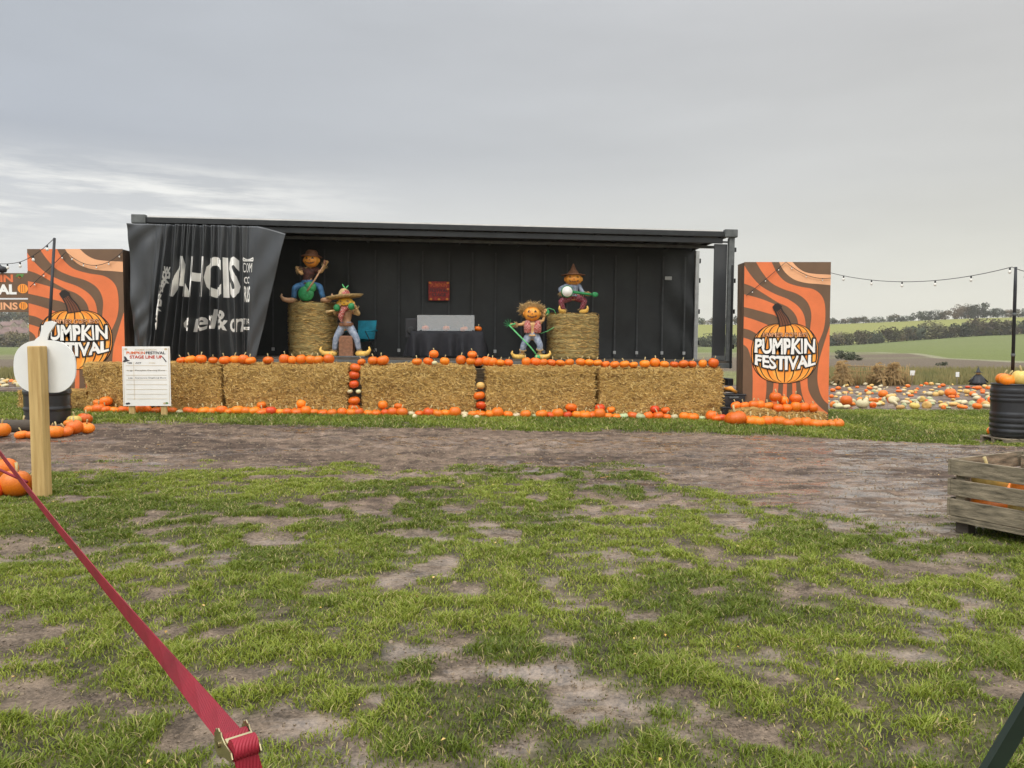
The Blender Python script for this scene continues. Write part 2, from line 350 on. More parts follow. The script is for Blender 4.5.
# ------------------------------------------------------------------ GROUND
def build_ground():
    nx, span = 1450, 2600.0; a = 5.0
    u = np.linspace(-1, 1, nx); X = a * np.sinh(u * math.asinh(span / a))
    ys = [-60, -40, -25, -15, -9, -5, -3, -1.5, -.5, .3, .9, 1.4, 1.8]
    y = 2.0
    while y < 4200: ys.append(y); y *= 1.0115 if y < 8 else 1.0062 if y < 14.5 else 1.011 if y < 60 else 1.02
    Yv = np.array(ys); gx, gy = np.meshgrid(X, Yv); x = gx.ravel(); y = gy.ravel()
    z = hgt(x, y)
    g = grass_amount(x, y)
    nearf = 1 - ss(22, 40, y)
    z = z + relief(x, y, g) + ss(45, 120, y) * (fbm(x * .03, y * .03, 8, 3) - .5) * 1.0 * (1 - ss(300, 500, y))
    me = bpy.data.meshes.new('ground'); ny = len(Yv)
    co = np.stack([x, y, z], 1).astype(np.float32)
    me.vertices.add(nx * ny); me.vertices.foreach_set('co', co.ravel())
    i = np.arange(ny - 1)[:, None] * nx + np.arange(nx - 1)[None, :]
    q = np.stack([i, i + 1, i + nx + 1, i + nx], -1).reshape(-1, 4)
    me.loops.add(q.size); me.loops.foreach_set('vertex_index', q.ravel().astype(np.int32))
    me.polygons.add(len(q)); me.polygons.foreach_set('loop_start', (np.arange(len(q)) * 4).astype(np.int32)); me.polygons.foreach_set('loop_total', np.full(len(q), 4, np.int32))
    me.polygons.foreach_set('use_smooth', np.ones(len(q), bool)); me.update(calc_edges=True)
    # colour of the ground itself by zone
    def lerp(A, B, t): return A * (1 - t[:, None]) + B * t[:, None]
    mud = np.array([.175, .122, .084]); mud2 = np.array([.078, .052, .036]); soil = np.array([.070, .064, .026])
    m = ss(.35, .68, fbm(x * .8, y * 2.4, 40, 5) * .5 + fbm(x * 3, y * 8, 44, 4) * .5); c = lerp(np.tile(mud, (len(x), 1)), mud2, m)
    c = lerp(c, np.array([.185, .140, .098]), ss(7.5, 6, y) * .7); c = lerp(c, soil, ss(.1, .9, g) * .9)
    far = ss(34.5, 36, y); weed = np.array([.16, .16, .06]); c = lerp(c, weed, far)
    yy = y + .0 * x
    plough = np.array([.125, .095, .062]); t = ss(46, 50, y + (fbm(x * .1, y * .1, 4) - .5) * 10); c = lerp(c, plough, t)
    strip = ss(.5, .6, fbm(x * .01, y * .06, 14, 3)); c = lerp(c, np.array([.16, .15, .075]), strip * t)
    r = x / np.maximum(y, 1)
    b1 = 150 - 75 * ss(.40, .68, r) - 20 * ss(-.2, -.6, r)
    fld = np.array([.125, .145, .038]); t = ss(-3, 3, y - b1); c = lerp(c, fld, t)
    t = ss(0, 1, (y - b1 + 3) / 1.5) * ss(5, 3.5, y - b1); c = lerp(c, np.array([.26, .24, .15]), t * .7)
    t = ss(-4, 4, y - (402)); c = lerp(c, np.array([.20, .20, .045]), t)
    t = ss(-5, 10, y - 575); c = lerp(c, np.array([.06, .075, .04]), t)
    wet = (1 - g) * nearf * ss(.44, .60, fbm(x * .6, y * 1.6, 61, 5) + .26 * ss(.5, 3.8, x) - .05)
    for nm, arr in (('base', c),):
        at_ = me.attributes.new(nm, 'FLOAT_COLOR', 'POINT'); at_.data.foreach_set('color', np.concatenate([arr, np.ones((len(arr), 1))], 1).astype(np.float32).ravel())
    at_ = me.attributes.new('wet', 'FLOAT', 'POINT'); at_.data.foreach_set('value', wet.astype(np.float32))
    mt, N, L, b = principled('earth_and_turf', rough=.9, spec=.35)
    A1 = N.new('ShaderNodeAttribute'); A1.attribute_name = 'base'; A2 = N.new('ShaderNodeAttribute'); A2.attribute_name = 'wet'
    tc = N.new('ShaderNodeTexCoord')
    nz = N.new('ShaderNodeTexNoise'); nz.inputs['Scale'].default_value = 6; nz.inputs['Detail'].default_value = 8; nz.inputs['Roughness'].default_value = .65; L.new(tc.outputs['Object'], nz.inputs['Vector'])
    mr = N.new('ShaderNodeMapRange'); mr.inputs[1].default_value = .3; mr.inputs[2].default_value = .7; mr.inputs[3].default_value = .42; mr.inputs[4].default_value = 1.55
    nf = N.new('ShaderNodeTexNoise'); nf.inputs['Scale'].default_value = 55; nf.inputs['Detail'].default_value = 6; nf.inputs['Roughness'].default_value = .75; L.new(tc.outputs['Object'], nf.inputs['Vector'])
    nm = N.new('ShaderNodeMath'); nm.operation = 'ADD'; L.new(nz.outputs['Fac'], nm.inputs[0]); L.new(nf.outputs['Fac'], nm.inputs[1]); nh = N.new('ShaderNodeMath'); nh.operation = 'MULTIPLY'; nh.inputs[1].default_value = .5; L.new(nm.outputs[0], nh.inputs[0]); L.new(nh.outputs[0], mr.inputs[0])
    mr.inputs[1].default_value = .41; mr.inputs[2].default_value = .59
    mx = N.new('ShaderNodeMix'); mx.data_type = 'RGBA'; mx.blend_type = 'MULTIPLY'; mx.inputs[0].default_value = 1
    L.new(A1.outputs['Color'], mx.inputs[6]); L.new(mr.outputs[0], mx.inputs[7]); L.new(mx.outputs[2], b.inputs['Base Color'])
    n3 = N.new('ShaderNodeTexNoise'); n3.inputs['Scale'].default_value = 1.6; n3.inputs['Detail'].default_value = 7; n3.inputs['Roughness'].default_value = .62; mw = N.new('ShaderNodeMapping'); mw.inputs['Scale'].default_value = (1, 3.2, 1); L.new(tc.outputs['Object'], mw.inputs['Vector']); L.new(mw.outputs[0], n3.inputs['Vector'])
    r2 = N.new('ShaderNodeMapRange'); r2.inputs[1].default_value = .44; r2.inputs[2].default_value = .54; L.new(n3.outputs['Fac'], r2.inputs[0])
    mu = N.new('ShaderNodeMath'); mu.operation = 'MULTIPLY'; L.new(A2.outputs['Fac'], mu.inputs[0]); L.new(r2.outputs[0], mu.inputs[1])
    r3 = N.new('ShaderNodeMapRange'); r3.inputs[3].default_value = .9; r3.inputs[4].default_value = .16; L.new(mu.outputs[0], r3.inputs[0]); L.new(r3.outputs[0], b.inputs['Roughness'])
    n2 = N.new('ShaderNodeTexNoise'); n2.inputs['Scale'].default_value = 14; n2.inputs['Detail'].default_value = 9; n2.inputs['Roughness'].default_value = .7; L.new(tc.outputs['Object'], n2.inputs['Vector'])
    bp = N.new('ShaderNodeBump'); bp.inputs['Strength'].default_value = .8; bp.inputs['Distance'].default_value = .045
    L.new(n2.outputs['Fac'], bp.inputs['Height']); L.new(bp.outputs[0], b.inputs['Normal'])
    wb_ = N.new('ShaderNodeMapRange'); wb_.inputs[3].default_value = .85; wb_.inputs[4].default_value = .08; L.new(mu.outputs[0], wb_.inputs[0]); L.new(wb_.outputs[0], bp.inputs['Strength'])
    sp_ = N.new('ShaderNodeMapRange'); sp_.inputs[3].default_value = .25; sp_.inputs[4].default_value = .75; L.new(mu.outputs[0], sp_.inputs[0]); L.new(sp_.outputs[0], b.inputs['Specular IOR Level'])
    me.materials.append(mt); o = bpy.data.objects.new('ground', me); COL.objects.link(o); tag(o, kind='structure')
    return o
build_ground()

# ------------------------------------------------------------------ GRASS (blades)
def build_grass():
    def scatter(n, x0, x1, y0, y1, pw):
        y = (nr.random(n) * (y1 ** pw - y0 ** pw) + y0 ** pw) ** (1 / pw); w = nr.random(n)
        return x0 + (x1 - x0) * w, y
    X = []; Y = []; H = []; W = []
    # foreground: density falls off with distance
    n = 1350000; y = 1.6 + (nr.random(n) ** .85) * 11.9; x = (nr.random(n) * 2 - 1) * (.72 * y + 1.3)
    g = grass_amount(x, y); cl = fbm(x * 7, y * 7, 90, 2); keep = nr.random(n) < g * (.34 + 1.0 * ss(.33, .62, cl)) + .0; 
    x, y, g, cl = x[keep], y[keep], g[keep], cl[keep]
    X.append(x); Y.append(y); H.append((.010 + .017 * nr.random(len(x)) + .022 * ss(.52, .8, cl)) * (.45 + .55 * g)); W.append(.0017 + .00034 * y)
    # strip before the stage and the green on both sides
    n = 300000; y = 13.0 + nr.random(n) * 8; x = (nr.random(n) * 2 - 1) * 19
    g = grass_amount(x, y); inside = (x > -8) & (x < 5.3) & (y > 15.3 + .09 * (x + 8)); keep = (nr.random(n) < g) & ~inside
    x, y = x[keep], y[keep]; X.append(x); Y.append(y); H.append(.03 + .04 * nr.random(len(x))); W.append(np.full(len(x), .008))
    x = np.concatenate(X); y = np.concatenate(Y); h = np.concatenate(H); w = np.concatenate(W); n = len(x)
    z = hgt(x, y) + relief(x, y, grass_amount(x, y))
    a = nr.random(n) * 2 * math.pi; lean = h * (.4 + 1.5 * nr.random(n)); b = nr.random(n) * 2 * math.pi
    dx, dy = np.cos(a) * w, np.sin(a) * w; lx, ly = np.cos(b) * lean, np.sin(b) * lean
    v = np.zeros((n, 5, 3), np.float32)
    v[:, 0] = np.stack([x - dx, y - dy, z - .01], 1); v[:, 1] = np.stack([x + dx, y + dy, z - .01], 1)
    v[:, 2] = np.stack([x + dx * .8 + lx * .35, y + dy * .8 + ly * .35, z + h * .6], 1); v[:, 3] = np.stack([x - dx * .8 + lx * .35, y - dy * .8 + ly * .35, z + h * .6], 1)
    v[:, 4] = np.stack([x + lx, y + ly, z + h], 1)
    me = bpy.data.meshes.new('grass'); me.vertices.add(n * 5); me.vertices.foreach_set('co', v.ravel())
    k = np.arange(n)[:, None] * 5; lo = np.concatenate([k + 0, k + 1, k + 2, k + 3, k + 3, k + 2, k + 4], 1).astype(np.int32)
    me.loops.add(n * 7); me.loops.foreach_set('vertex_index', lo.ravel())
    ls = np.stack([np.arange(n) * 7, np.arange(n) * 7 + 4], 1).astype(np.int32).ravel(); lt = np.tile(np.array([4, 3], np.int32), n)
    me.polygons.add(n * 2); me.polygons.foreach_set('loop_start', ls); me.polygons.foreach_set('loop_total', lt); me.update(calc_edges=True)
    tint = np.clip(nr.random(n) * .55 + .5 * ss(.3, .7, fbm(x * .9, y * .9, 77, 3)), 0, 1)
    tint = np.where(nr.random(n) < .10, 1.3, tint)
    at_ = me.attributes.new('tint', 'FLOAT', 'POINT'); at_.data.foreach_set('value', np.repeat(tint, 5).astype(np.float32))
    m, N, L, bs = principled('grass_blade', rough=.5, spec=.3)
    A = N.new('ShaderNodeAttribute'); A.attribute_name = 'tint'; cr = N.new('ShaderNodeValToRGB')
    mr = N.new('ShaderNodeMapRange'); mr.inputs[2].default_value = 1.4; L.new(A.outputs['Fac'], mr.inputs[0]); L.new(mr.outputs[0], cr.inputs[0])
    e = cr.color_ramp.elements; e[0].color = (.085, .120, .014, 1); e[1].color = (.48, .38, .18, 1); e[1].position = .97
    q = e.new(.4); q.color = (.175, .225, .024, 1); q = e.new(.72); q.color = (.32, .355, .05, 1)
    L.new(cr.outputs[0], bs.inputs['Base Color'])
    tr = N.new('ShaderNodeBsdfTranslucent'); L.new(cr.outputs[0], tr.inputs['Color']); ms = N.new('ShaderNodeMixShader'); ms.inputs[0].default_value = .3
    L.new(bs.outputs[0], ms.inputs[1]); L.new(tr.outputs[0], ms.inputs[2]); L.new(ms.outputs[0], N['Material Output'].inputs[0])
    me.materials.append(m); o = bpy.data.objects.new('grass', me); COL.objects.link(o)
    tag(o, 'short worn green grass with muddy gaps covering the field', 'grass', kind='stuff')
build_grass()

# ------------------------------------------------------------------ PUMPKINS
def pumpkin_mesh(name, skin, sq=.8, ribs=10, seed=0, n=40):
    r_ = random.Random(seed); b = MB(); prof = []
    for i in range(15):
        t = math.pi * i / 14; r = math.sin(t) ** .82; z = -math.cos(t) * sq
        dip = .22 * sq * math.exp(-(r / .28) ** 2); z += dip if t < 1.57 else -dip
        prof.append((max(r, .01), z + sq))
    ph = r_.random() * 6
    b.lathe(prof, skin, n=n, rib=lambda a, z: (1 + .055 * (abs(math.cos(a * ribs / 2 + ph)) - .6)) * (1 + .04 * math.sin(a + ph) + .03 * math.sin(2 * a + ph * 2)))
    return b.mesh(name)
def stem_mesh(sq, seed):
    r_ = random.Random(seed); b = MB(); a = r_.random() * 6.3; l = .5 + r_.random() * .35
    z = 2 * sq * .88 - .06
    b.tube([(0, 0, z), (.02 * math.cos(a), .02 * math.sin(a), z + l * .5), (.22 * math.cos(a), .22 * math.sin(a), z + l)], [.17, .09, .11], 'stem', n=7)
    return b.mesh('stem')
PK = {}
for skin, shapes in (('orange', (.80, .72, .92, .66)), ('deep_orange', (.8, .7)), ('cream', (.62, .75)), ('yellow', (.7, .9)), ('green_skin', (.6, .7))):
    PK[skin] = [(pumpkin_mesh('pumpkin', skin, s, 10 + i % 3 * 2, i * 7 + len(skin)), stem_mesh(s, i + 3 * len(skin)), s) for i, s in enumerate(shapes)]
NP = [0]
def pumpkin(p, r, label, group, skin='orange', stem=True, tilt=.12, name='pumpkin', lie=False):
    me, st, sq = rnd.choice(PK[skin]); NP[0] += 1
    o = bpy.data.objects.new(name, me); COL.objects.link(o); o.location = p; o.scale = (r, r * rnd.uniform(.92, 1.05), r)
    o.rotation_euler = (rnd.uniform(-tilt, tilt) * 2, rnd.uniform(-tilt, tilt) * 2, rnd.random() * 6.28)
    if lie: o.rotation_euler = (R(rnd.uniform(60, 95)), 0, rnd.random() * 6.28); o.location.z += r * .75
    tag(o, label, 'pumpkin', group)
    if stem:
        s = bpy.data.objects.new('stem', st); COL.objects.link(s); s.parent = o
    return o
COLN = {'orange': 'orange', 'deep_orange': 'dark red-orange', 'cream': 'cream white', 'yellow': 'pale yellow', 'green_skin': 'greenish striped'}

# ------------------------------------------------------------------ STRAW
def straw_block(b, x0, x1, y0, y1, z0, z1, seed, strands=2600, bulge=.05, sl=.14):
    r_ = random.Random(seed); nx = max(6, int((x1 - x0) / .07)); nzz = max(4, int((z1 - z0) / .07)); nyy = max(4, int((y1 - y0) / .1))
    from mathutils import noise
    cx, cy, cz = (x0 + x1) / 2, (y0 + y1) / 2, (z0 + z1) / 2; hx, hy, hz = (x1 - x0) / 2, (y1 - y0) / 2, (z1 - z0) / 2
    def pos(px, py, pz):
        v = Vector((px, py, pz)); d = Vector(((px - cx) / hx, (py - cy) / hy, (pz - cz) / hz))
        rr = .10; q = Vector((max(-hx + rr, min(hx - rr, px - cx)), max(-hy + rr, min(hy - rr, py - cy)), max(-hz + rr, min(hz - rr, pz - cz))))
        e = Vector((px - cx, py - cy, pz - cz)) - q; L_ = e.length
        dirn = e / L_ if L_ > 1e-6 else Vector((0, 0, 1))
        nn = noise.fractal(v * 1.6 + Vector((seed, 0, 0)), 1, 2, 5) * .06 + noise.noise(v * 14 + Vector((seed, 3, 0))) * .018
        tw = sum(math.exp(-((pz - (z0 + (z1 - z0) * k)) / .018) ** 2) for k in (.2, .4, .6, .8)) * -.008
        return q + dirn * (rr + nn + tw + bulge * .0) + Vector((cx, cy, cz)), dirn
    def grid(f, na, nb):
        vs = []
        for j in range(nb + 1):
            for i in range(na + 1): vs.append(pos(*f(i / na, j / nb))[0])
        b.add(vs, [(j * (na + 1) + i, j * (na + 1) + i + 1, (j + 1) * (na + 1) + i + 1, (j + 1) * (na + 1) + i) for j in range(nb) for i in range(na)], 'straw', True)
    lx = lambda t: x0 + (x1 - x0) * t; ly = lambda t: y0 + (y1 - y0) * t; lz = lambda t: z0 + (z1 - z0) * t
    grid(lambda s, t: (lx(s), y0, lz(t)), nx, nzz); grid(lambda s, t: (lx(1 - s), y1, lz(t)), nx, nzz)
    grid(lambda s, t: (x0, ly(1 - s), lz(t)), nyy, nzz); grid(lambda s, t: (x1, ly(s), lz(t)), nyy, nzz)
    grid(lambda s, t: (lx(s), ly(t), z1), nx, nyy); grid(lambda s, t: (lx(1 - s), ly(t), z0), nx, nyy)
    # loose stalks on every outer face
    for k in range(strands):
        f = r_.random()
        if f < .62: p = (lx(r_.random()), y0, lz(r_.random())); t1 = Vector((1, 0, 0)); t2 = Vector((0, 0, 1)); nrm = Vector((0, -1, 0))
        elif f < .86: p = (lx(r_.random()), ly(r_.random()), z1); t1 = Vector((1, 0, 0)); t2 = Vector((0, 1, 0)); nrm = Vector((0, 0, 1))
        else:
            sgn = r_.choice((0, 1)); p = (lx(sgn), ly(r_.random()), lz(r_.random())); t1 = Vector((0, 1, 0)); t2 = Vector((0, 0, 1)); nrm = Vector((sgn * 2 - 1, 0, 0))
        c, dn = pos(*p); a = r_.gauss(0, .6) if r_.random() < .55 else r_.uniform(0, 3.14)
        d = (t1 * math.cos(a) + t2 * math.sin(a) + nrm * r_.uniform(-.05, .4)).normalized(); l = r_.uniform(.03, sl * .8); wv = d.cross(nrm).normalized() * r_.uniform(.003, .006)
        e0 = c + dn * .004 - d * l * .2; e1 = c + dn * .008 + d * l * .5; e2 = e1 + d * l * .3 + Vector((0, 0, -l * r_.uniform(0, .25)))
        b.add([e0 - wv, e0 + wv, e1 + wv, e1 - wv, e2], [(0, 1, 2, 3), (3, 2, 4)], r_.choice(('straw_light', 'straw_mid', 'straw_mid', 'straw_dark', 'straw_light')))

# bale wall: pixel edges, front-face depth from left to right
def wallY(px): return 15.15 + (px - 84) / (723 - 84) * 1.2
bales = [(84, 221), (223, 349), (360, 476), (485, 597), (599, 724)]
BN = ['leftmost', 'second', 'middle', 'fourth', 'rightmost']
BALE = []
for i, (a, c) in enumerate(bales):
    ya, yc = wallY(a), wallY(c); A = at(a, 400, ya); B = at(c, 400, yc); ln = (B - A).xy.length
    rz = math.atan2(B.y - A.y, B.x - A.x); g0 = (gz(A.x, A.y) + gz(B.x, B.y)) / 2
    top = at(0, (361.5, 362, 363, 364, 365.5)[i] + 2, (ya + yc) / 2).z; mb = MB(); straw_block(mb, 0, ln, 0, 1.15, -.03, top - g0, i * 3 + 1, 6500)
    o = mb.build('straw_bale', loc=(A.x, A.y, g0), rot=(0, 0, rz))
    lab = ['large straw bale at the left end of the wall, behind the line up board', 'large straw bale second from the left, below the bunched black curtain',
           'large straw bale in the middle of the wall, between the two pumpkin columns', 'large straw bale fourth from the left, below the scarecrow with the green rake', 'large straw bale at the right end of the wall, next to the orange board'][i]
    tag(o, lab, 'straw bale', 'large straw bales forming the wall before the stage'); BALE.append((A, B, top, g0, rz))
def on_bale(px, dy=.12):
    for i, (a, c) in enumerate(bales):
        if px <= c + 1 or i == 4:
            p = at(px, 360, wallY(px) + dy); p.z = BALE[i][2] - .005; return p, i

# pumpkins along the wall top
tops = [182, 191, 201, 213, 225, 235, 243, 251, 268, 284, 292, 302, 310, 319, 328, 362, 373, 384, 417, 428, 444, 461, 471, 479, 486, 493, 500, 508, 527, 535, 544, 551, 560, 570, 580, 589, 598, 606, 615, 625, 634, 645, 654, 664, 674, 684, 692, 703, 712]
cnt = {}
for px in tops:
    p, i = on_bale(px, rnd.uniform(.10, .2)); k = cnt.get(i, 0); cnt[i] = k + 1
    r = rnd.choice((.092, .098, .102, .108, .112)) * (1.12 if px in (225, 384, 373) else 1)
    pumpkin(p, r, f'orange pumpkin on top of the {BN[i]} large straw bale, {ORD[k]} from its left end', 'pumpkins lined up on top of the straw bales')
for px, py, what, sk in ((434, 353, 'orange pumpkin perched on two others in front of the black covered table', 'orange'), (472, 352, 'orange pumpkin perched on two others by the right end of the black table', 'orange')):
    p, i = on_bale(px, .15); p.z += .15; pumpkin(p, .1, what, 'pumpkins lined up on top of the straw bales', sk)
p, i = on_bale(435, .06); pumpkin(p, .06, 'small cream pumpkin on the middle straw bale, in front of the black table', None, 'cream')
# two columns in the gaps of the wall
for cx, lst in ((354.5, [(416, .13, 'orange'), (408, .12, 'orange'), (399.5, .125, 'orange'), (384, .105, 'deep_orange'), (375, .11, 'deep_orange'), (367, .115, 'orange')]), (480.5, [(414, .135, 'orange'), (404.5, .12, 'deep_orange'), (395, .12, 'orange'), (386, .085, 'yellow')])):
    Y = wallY(cx) + .04
    mb = MB(); A = at(cx, 400, Y + .35); mb.box(-.16, .16, 0, .25, 0, .98, 'old_wood', .01)
    g0 = gz(A.x, A.y); o = mb.build('timber_packer', loc=(A.x, A.y, g0), rot=(0, 0, .09)); tag(o, 'dark timber upright wedged in the %s gap between the bales' % ('left' if cx < 400 else 'right'), 'timber')
    for k, (py, r, sk) in enumerate(lst):
        p = at(cx + rnd.uniform(-.8, .8), py, Y); p.z -= r * .8
        pumpkin(p, r, f'{COLN[sk]} pumpkin, {ORD[k]} from the bottom of the {"left" if cx < 400 else "right"} pumpkin column in the bale wall', 'pumpkins stacked in the gaps of the bale wall', sk, stem=False)
for px in (350.5, 358.5):
    p = at(px, 391.5, wallY(354) + .0); p.z -= .04; pumpkin(p, .055, 'small cream pumpkin, %s one of the pair halfway up the left pumpkin column' % ('left' if px < 354 else 'right'), 'small cream pumpkins in the left column', 'cream', stem=False)
# row along the foot of the wall
base = []; px = 91
while px < 716:
    base.append(px); px += rnd.uniform(7.2, 9.8)
whites = {470: ('cream', .1), 521: ('cream', .09), 640: ('green_skin', .12), 622: ('green_skin', .11), 677: ('cream', .09), 183: ('cream', .08), 705: ('green_skin', .09), 412: ('cream', .08), 536: ('green_skin', .08)}
cnt = {}; used = set()
for px in base:
    i = min(range(5), key=lambda j: 0 if bales[j][0] - 6 <= px <= bales[j][1] + 6 else min(abs(px - bales[j][0]), abs(px - bales[j][1])))
    sk, r = 'orange', rnd.uniform(.095, .135)
    for w, (s_, r_) in whites.items():
        if w not in used and abs(px - w) < 6: sk, r = s_, r_; used.add(w); break
    else:
        if rnd.random() < .12: sk = 'deep_orange'
    Y = wallY(px) - r - rnd.uniform(.08, .16); p = at(px, 415, Y); p.z = gz(p.x, p.y) - .01
    k = cnt.get(i, 0); cnt[i] = k + 1
    pumpkin(p, r, f'{COLN[sk]} pumpkin on the grass before the {BN[i]} large bale, {ORD[k]} from its left', 'pumpkins on the grass along the foot of the bales', sk)
for k, (px, r, sk) in enumerate([(98, .1, 'orange'), (107, .12, 'orange'), (150, .1, 'deep_orange'), (160, .1, 'deep_orange'), (262, .09, 'orange'), (300, .1, 'orange'), (383, .1, 'orange'), (398, .1, 'orange'), (571, .13, 'orange'), (600, .11, 'deep_orange'), (611, .09, 'orange'), (655, .1, 'deep_orange'), (666, .1, 'orange')]):
    Y = wallY(px) - .10; p = at(px, 412, Y); p.z = gz(p.x, p.y) + .13
    pumpkin(p, r, f'{COLN[sk]} pumpkin raised on the back row along the bales, {ORD[k]} from the left', 'pumpkins raised on the back row at the foot of the bales', sk)
for px, py in ((466, 419), (477, 420), (413, 419)):
    p = G(px, py); pumpkin(p, .055, 'tiny cream gourd lying on the grass in front of the pumpkin row', 'tiny cream gourds', 'cream', stem=False, lie=True)

# ------------------------------------------------------------------ TRAILER STAGE
TZ = R(5.2); T0 = Vector((-8.03, 16.4, .17)); TT = .0106
TR = Euler((0, TT, TZ)).to_matrix()
def T(x, y, z): return T0 + TR @ Vector((x, y, z))
tr = empty('stage_trailer', T0, 0, 'long open sided curtain lorry trailer used as a stage behind the straw bales', 'trailer')
tr.rotation_euler = (0, TT, TZ)
L_ = 13.1; W_ = 2.5; DK = 1.12; HT = 4.05
b = MB(); b.box(0, L_, 0, W_, DK - .05, DK, 'deck'); b.build('deck', tr)
b = MB(); b.box(0, L_, -.02, .06, DK - .16, DK - .052, 'steel_mid', .01); b.box(0, L_, W_ - .06, W_ + .02, DK - .16, DK - .052, 'steel_mid', .01)
for x in np.arange(.3, 13, .6): b.box(x, x + .06, .065, W_ - .065, DK - .15, DK - .055, 'steel_dark')
b.build('side_rail', tr)
b = MB(); 
for y in (.75, 1.65): b.box(.2, 12.9, y, y + .1, .62, DK - .165, 'steel_dark', .01)
for x in (1.5, 4, 7, 9.6, 11, 12.4): b.box(x, x + .08, .855, 1.645, .7, .9, 'steel_dark')
b.build('chassis', tr)
for x in (9.3, 10.6, 11.9):
    for y in (.05, W_ - .37):
        w = MB(); w.lathe([(.2, -.16), (.44, -.15), (.5, -.1), (.5, .1), (.44, .15), (.2, .16)], 'rubber', n=28)
        wo = w.build('wheel', tr, (x, y + .16, .45), (R(90), 0, 0)); h = MB(); h.lathe([(.06, -.17), (.2, -.165), (.22, -.12), (.22, .12), (.2, .165), (.06, .17)], 'steel_mid', n=16); h.build('rim', wo)
for y in (.35, 2.05):
    b = MB(); b.box(2.6, 2.74, y, y + .12, .05, DK - .17, 'steel_mid', .01); b.box(2.5, 2.84, y - .08, y + .2, -.02, .045, 'steel_mid', .01); b.build('landing_leg', tr)
# roof: sheet, cantrails, inner rails, cross sticks
b = MB(); b.box(.28, L_ - .28, .09, W_ - .09, HT - .035, HT + .03, 'roof_white'); b.box(.28, L_ - .28, .05, .088, HT - .03, HT + .035, 'roof_white')
b.box(.12, L_ - .12, .12, W_ - .12, HT - .07, HT - .037, 'black'); b.build('roof', tr)
b = MB(); b.box(.1, L_ - .26, -.01, .045, HT - .12, HT, 'steel_dark', .01); b.box(.1, L_ - .26, .05, .11, HT - .26, HT - .135, 'steel_dark', .012)
b.box(.1, L_ - .1, W_ - .07, W_ + .01, HT - .22, HT - .04, 'steel_dark', .01)
b.box(.1, L_ - .1, .62, .68, HT - .3, HT - .24, 'steel_mid'); b.box(.1, L_ - .1, .115, .15, HT - .235, HT - .2, 'steel_mid')
for x in np.arange(.9, 13, .75): b.box(x, x + .04, .12, W_ - .08, HT - .13, HT - .075, 'steel_dark')
b.build('roof_frame', tr)
b = MB(); b.box(-.04, .25, -.05, .1, HT - .14, HT + .05, 'steel_mid', .02); b.build('corner_cap', tr)
b = MB(); b.box(L_ - .25, L_ + .05, -.05, .1, HT - .13, HT + .05, 'steel_mid', .02); b.build('corner_cap', tr)
# headboard at the left end
b = MB(); b.box(-.02, .06, .0, W_, .5, HT - .145, 'black', .01)
for y in np.arange(.3, 2.4, .35): b.box(.06, .085, y, y + .05, DK + .05, HT - .2, 'steel_dark')
b.build('bulkhead', tr)
# back curtain with straps and sag
def back_curtain():
    b = MB(); n, m = 360, 40; x0, x1, z0, z1 = .1, L_ - .12, DK - .12, HT - .12; vs = []
    for j in range(m + 1):
        for i in range(n + 1):
            x = x0 + (x1 - x0) * i / n; t = j / m; e = max(0, (x - 11.6) / 1.5); d = .012 * math.sin(x * 5.1 + .6 * math.sin(t * 5)) + .014 * math.sin(x * 1.9 + t * 2.2)
            d += .05 * e * math.sin((t * 5.2 + x * 2.2) * 2.4) * math.sin(t * 3.1)
            d += .028 * math.sin(t * 9 + x * 2.3) * math.sin(x * 1.3) ** 4
            vs.append((x, W_ - .1 + d, z0 + (z1 - z0) * t))
    b.add(vs, [(j * (n + 1) + i, j * (n + 1) + i + 1, (j + 1) * (n + 1) + i + 1, (j + 1) * (n + 1) + i) for j in range(m) for i in range(n)], 'tarp', True)
    o = b.build('back_curtain', tr)
    x = .55; k = 0
    while x < 12.9:
        s = MB(); d = .012 * math.sin(x * 5.1) + .014 * math.sin(x * 1.9); pts = []
        s.box(x - .02, x + .02, W_ - .172, W_ - .168, DK + .06, HT - .3, 'strap_grey'); s.box(x - .035, x + .035, W_ - .19, W_ - .16, DK + .12, DK + .2, 'alu', .005)
        s.build('curtain_strap', o); x += .58 if k % 3 else .66; k += 1
    s = MB(); s.box(12.17, 12.35, W_ - .2, W_ - .17, 3.15, 3.24, 'alu', .01); s.build('buckle_plate', o)
back_curtain()
b = MB(); b.box(L_ - .12, L_ - .02, W_ - .16, W_ - .02, DK, HT - .13, 'alu', .01)
for z in (1.5, 2.3, 3.1, 3.6): b.box(L_ - .02, L_ + .03, W_ - .13, W_ - .05, z, z + .12, 'steel_dark', .01)
b.build('rear_post', tr)
b = MB(); b.box(L_ - .13, L_, 0, .12, DK - .1, HT - .135, 'steel_mid', .012); b.box(L_ - .07, L_ - .03, -.03, -.002, .95, 3.3, 'steel_dark', .01)
for z in (1.4, 2.2, 2.9, 3.6): b.box(L_, L_ + .05, .02, .1, z, z + .1, 'steel_dark', .01)
b.build('rear_post', tr)
b = MB(); b.box(L_ - .44, L_ - .135, .10, .14, DK + .005, HT - .27, 'tarp_grey', .012); b.box(L_ - .43, L_ - .14, .08, .098, DK + .02, DK + .12, 'steel_mid')
b.build('rear_door', tr)
b = MB(); b.box(L_ - .05, L_ + .08, .1, 2.4, .55, .72, 'black', .02); b.box(L_ + .08, L_ + .1, .15, .5, .58, .69, 'ink_red', .005); b.box(L_ + .08, L_ + .1, 2.0, 2.35, .58, .69, 'ink_red', .005); b.build('rear_bumper', tr)

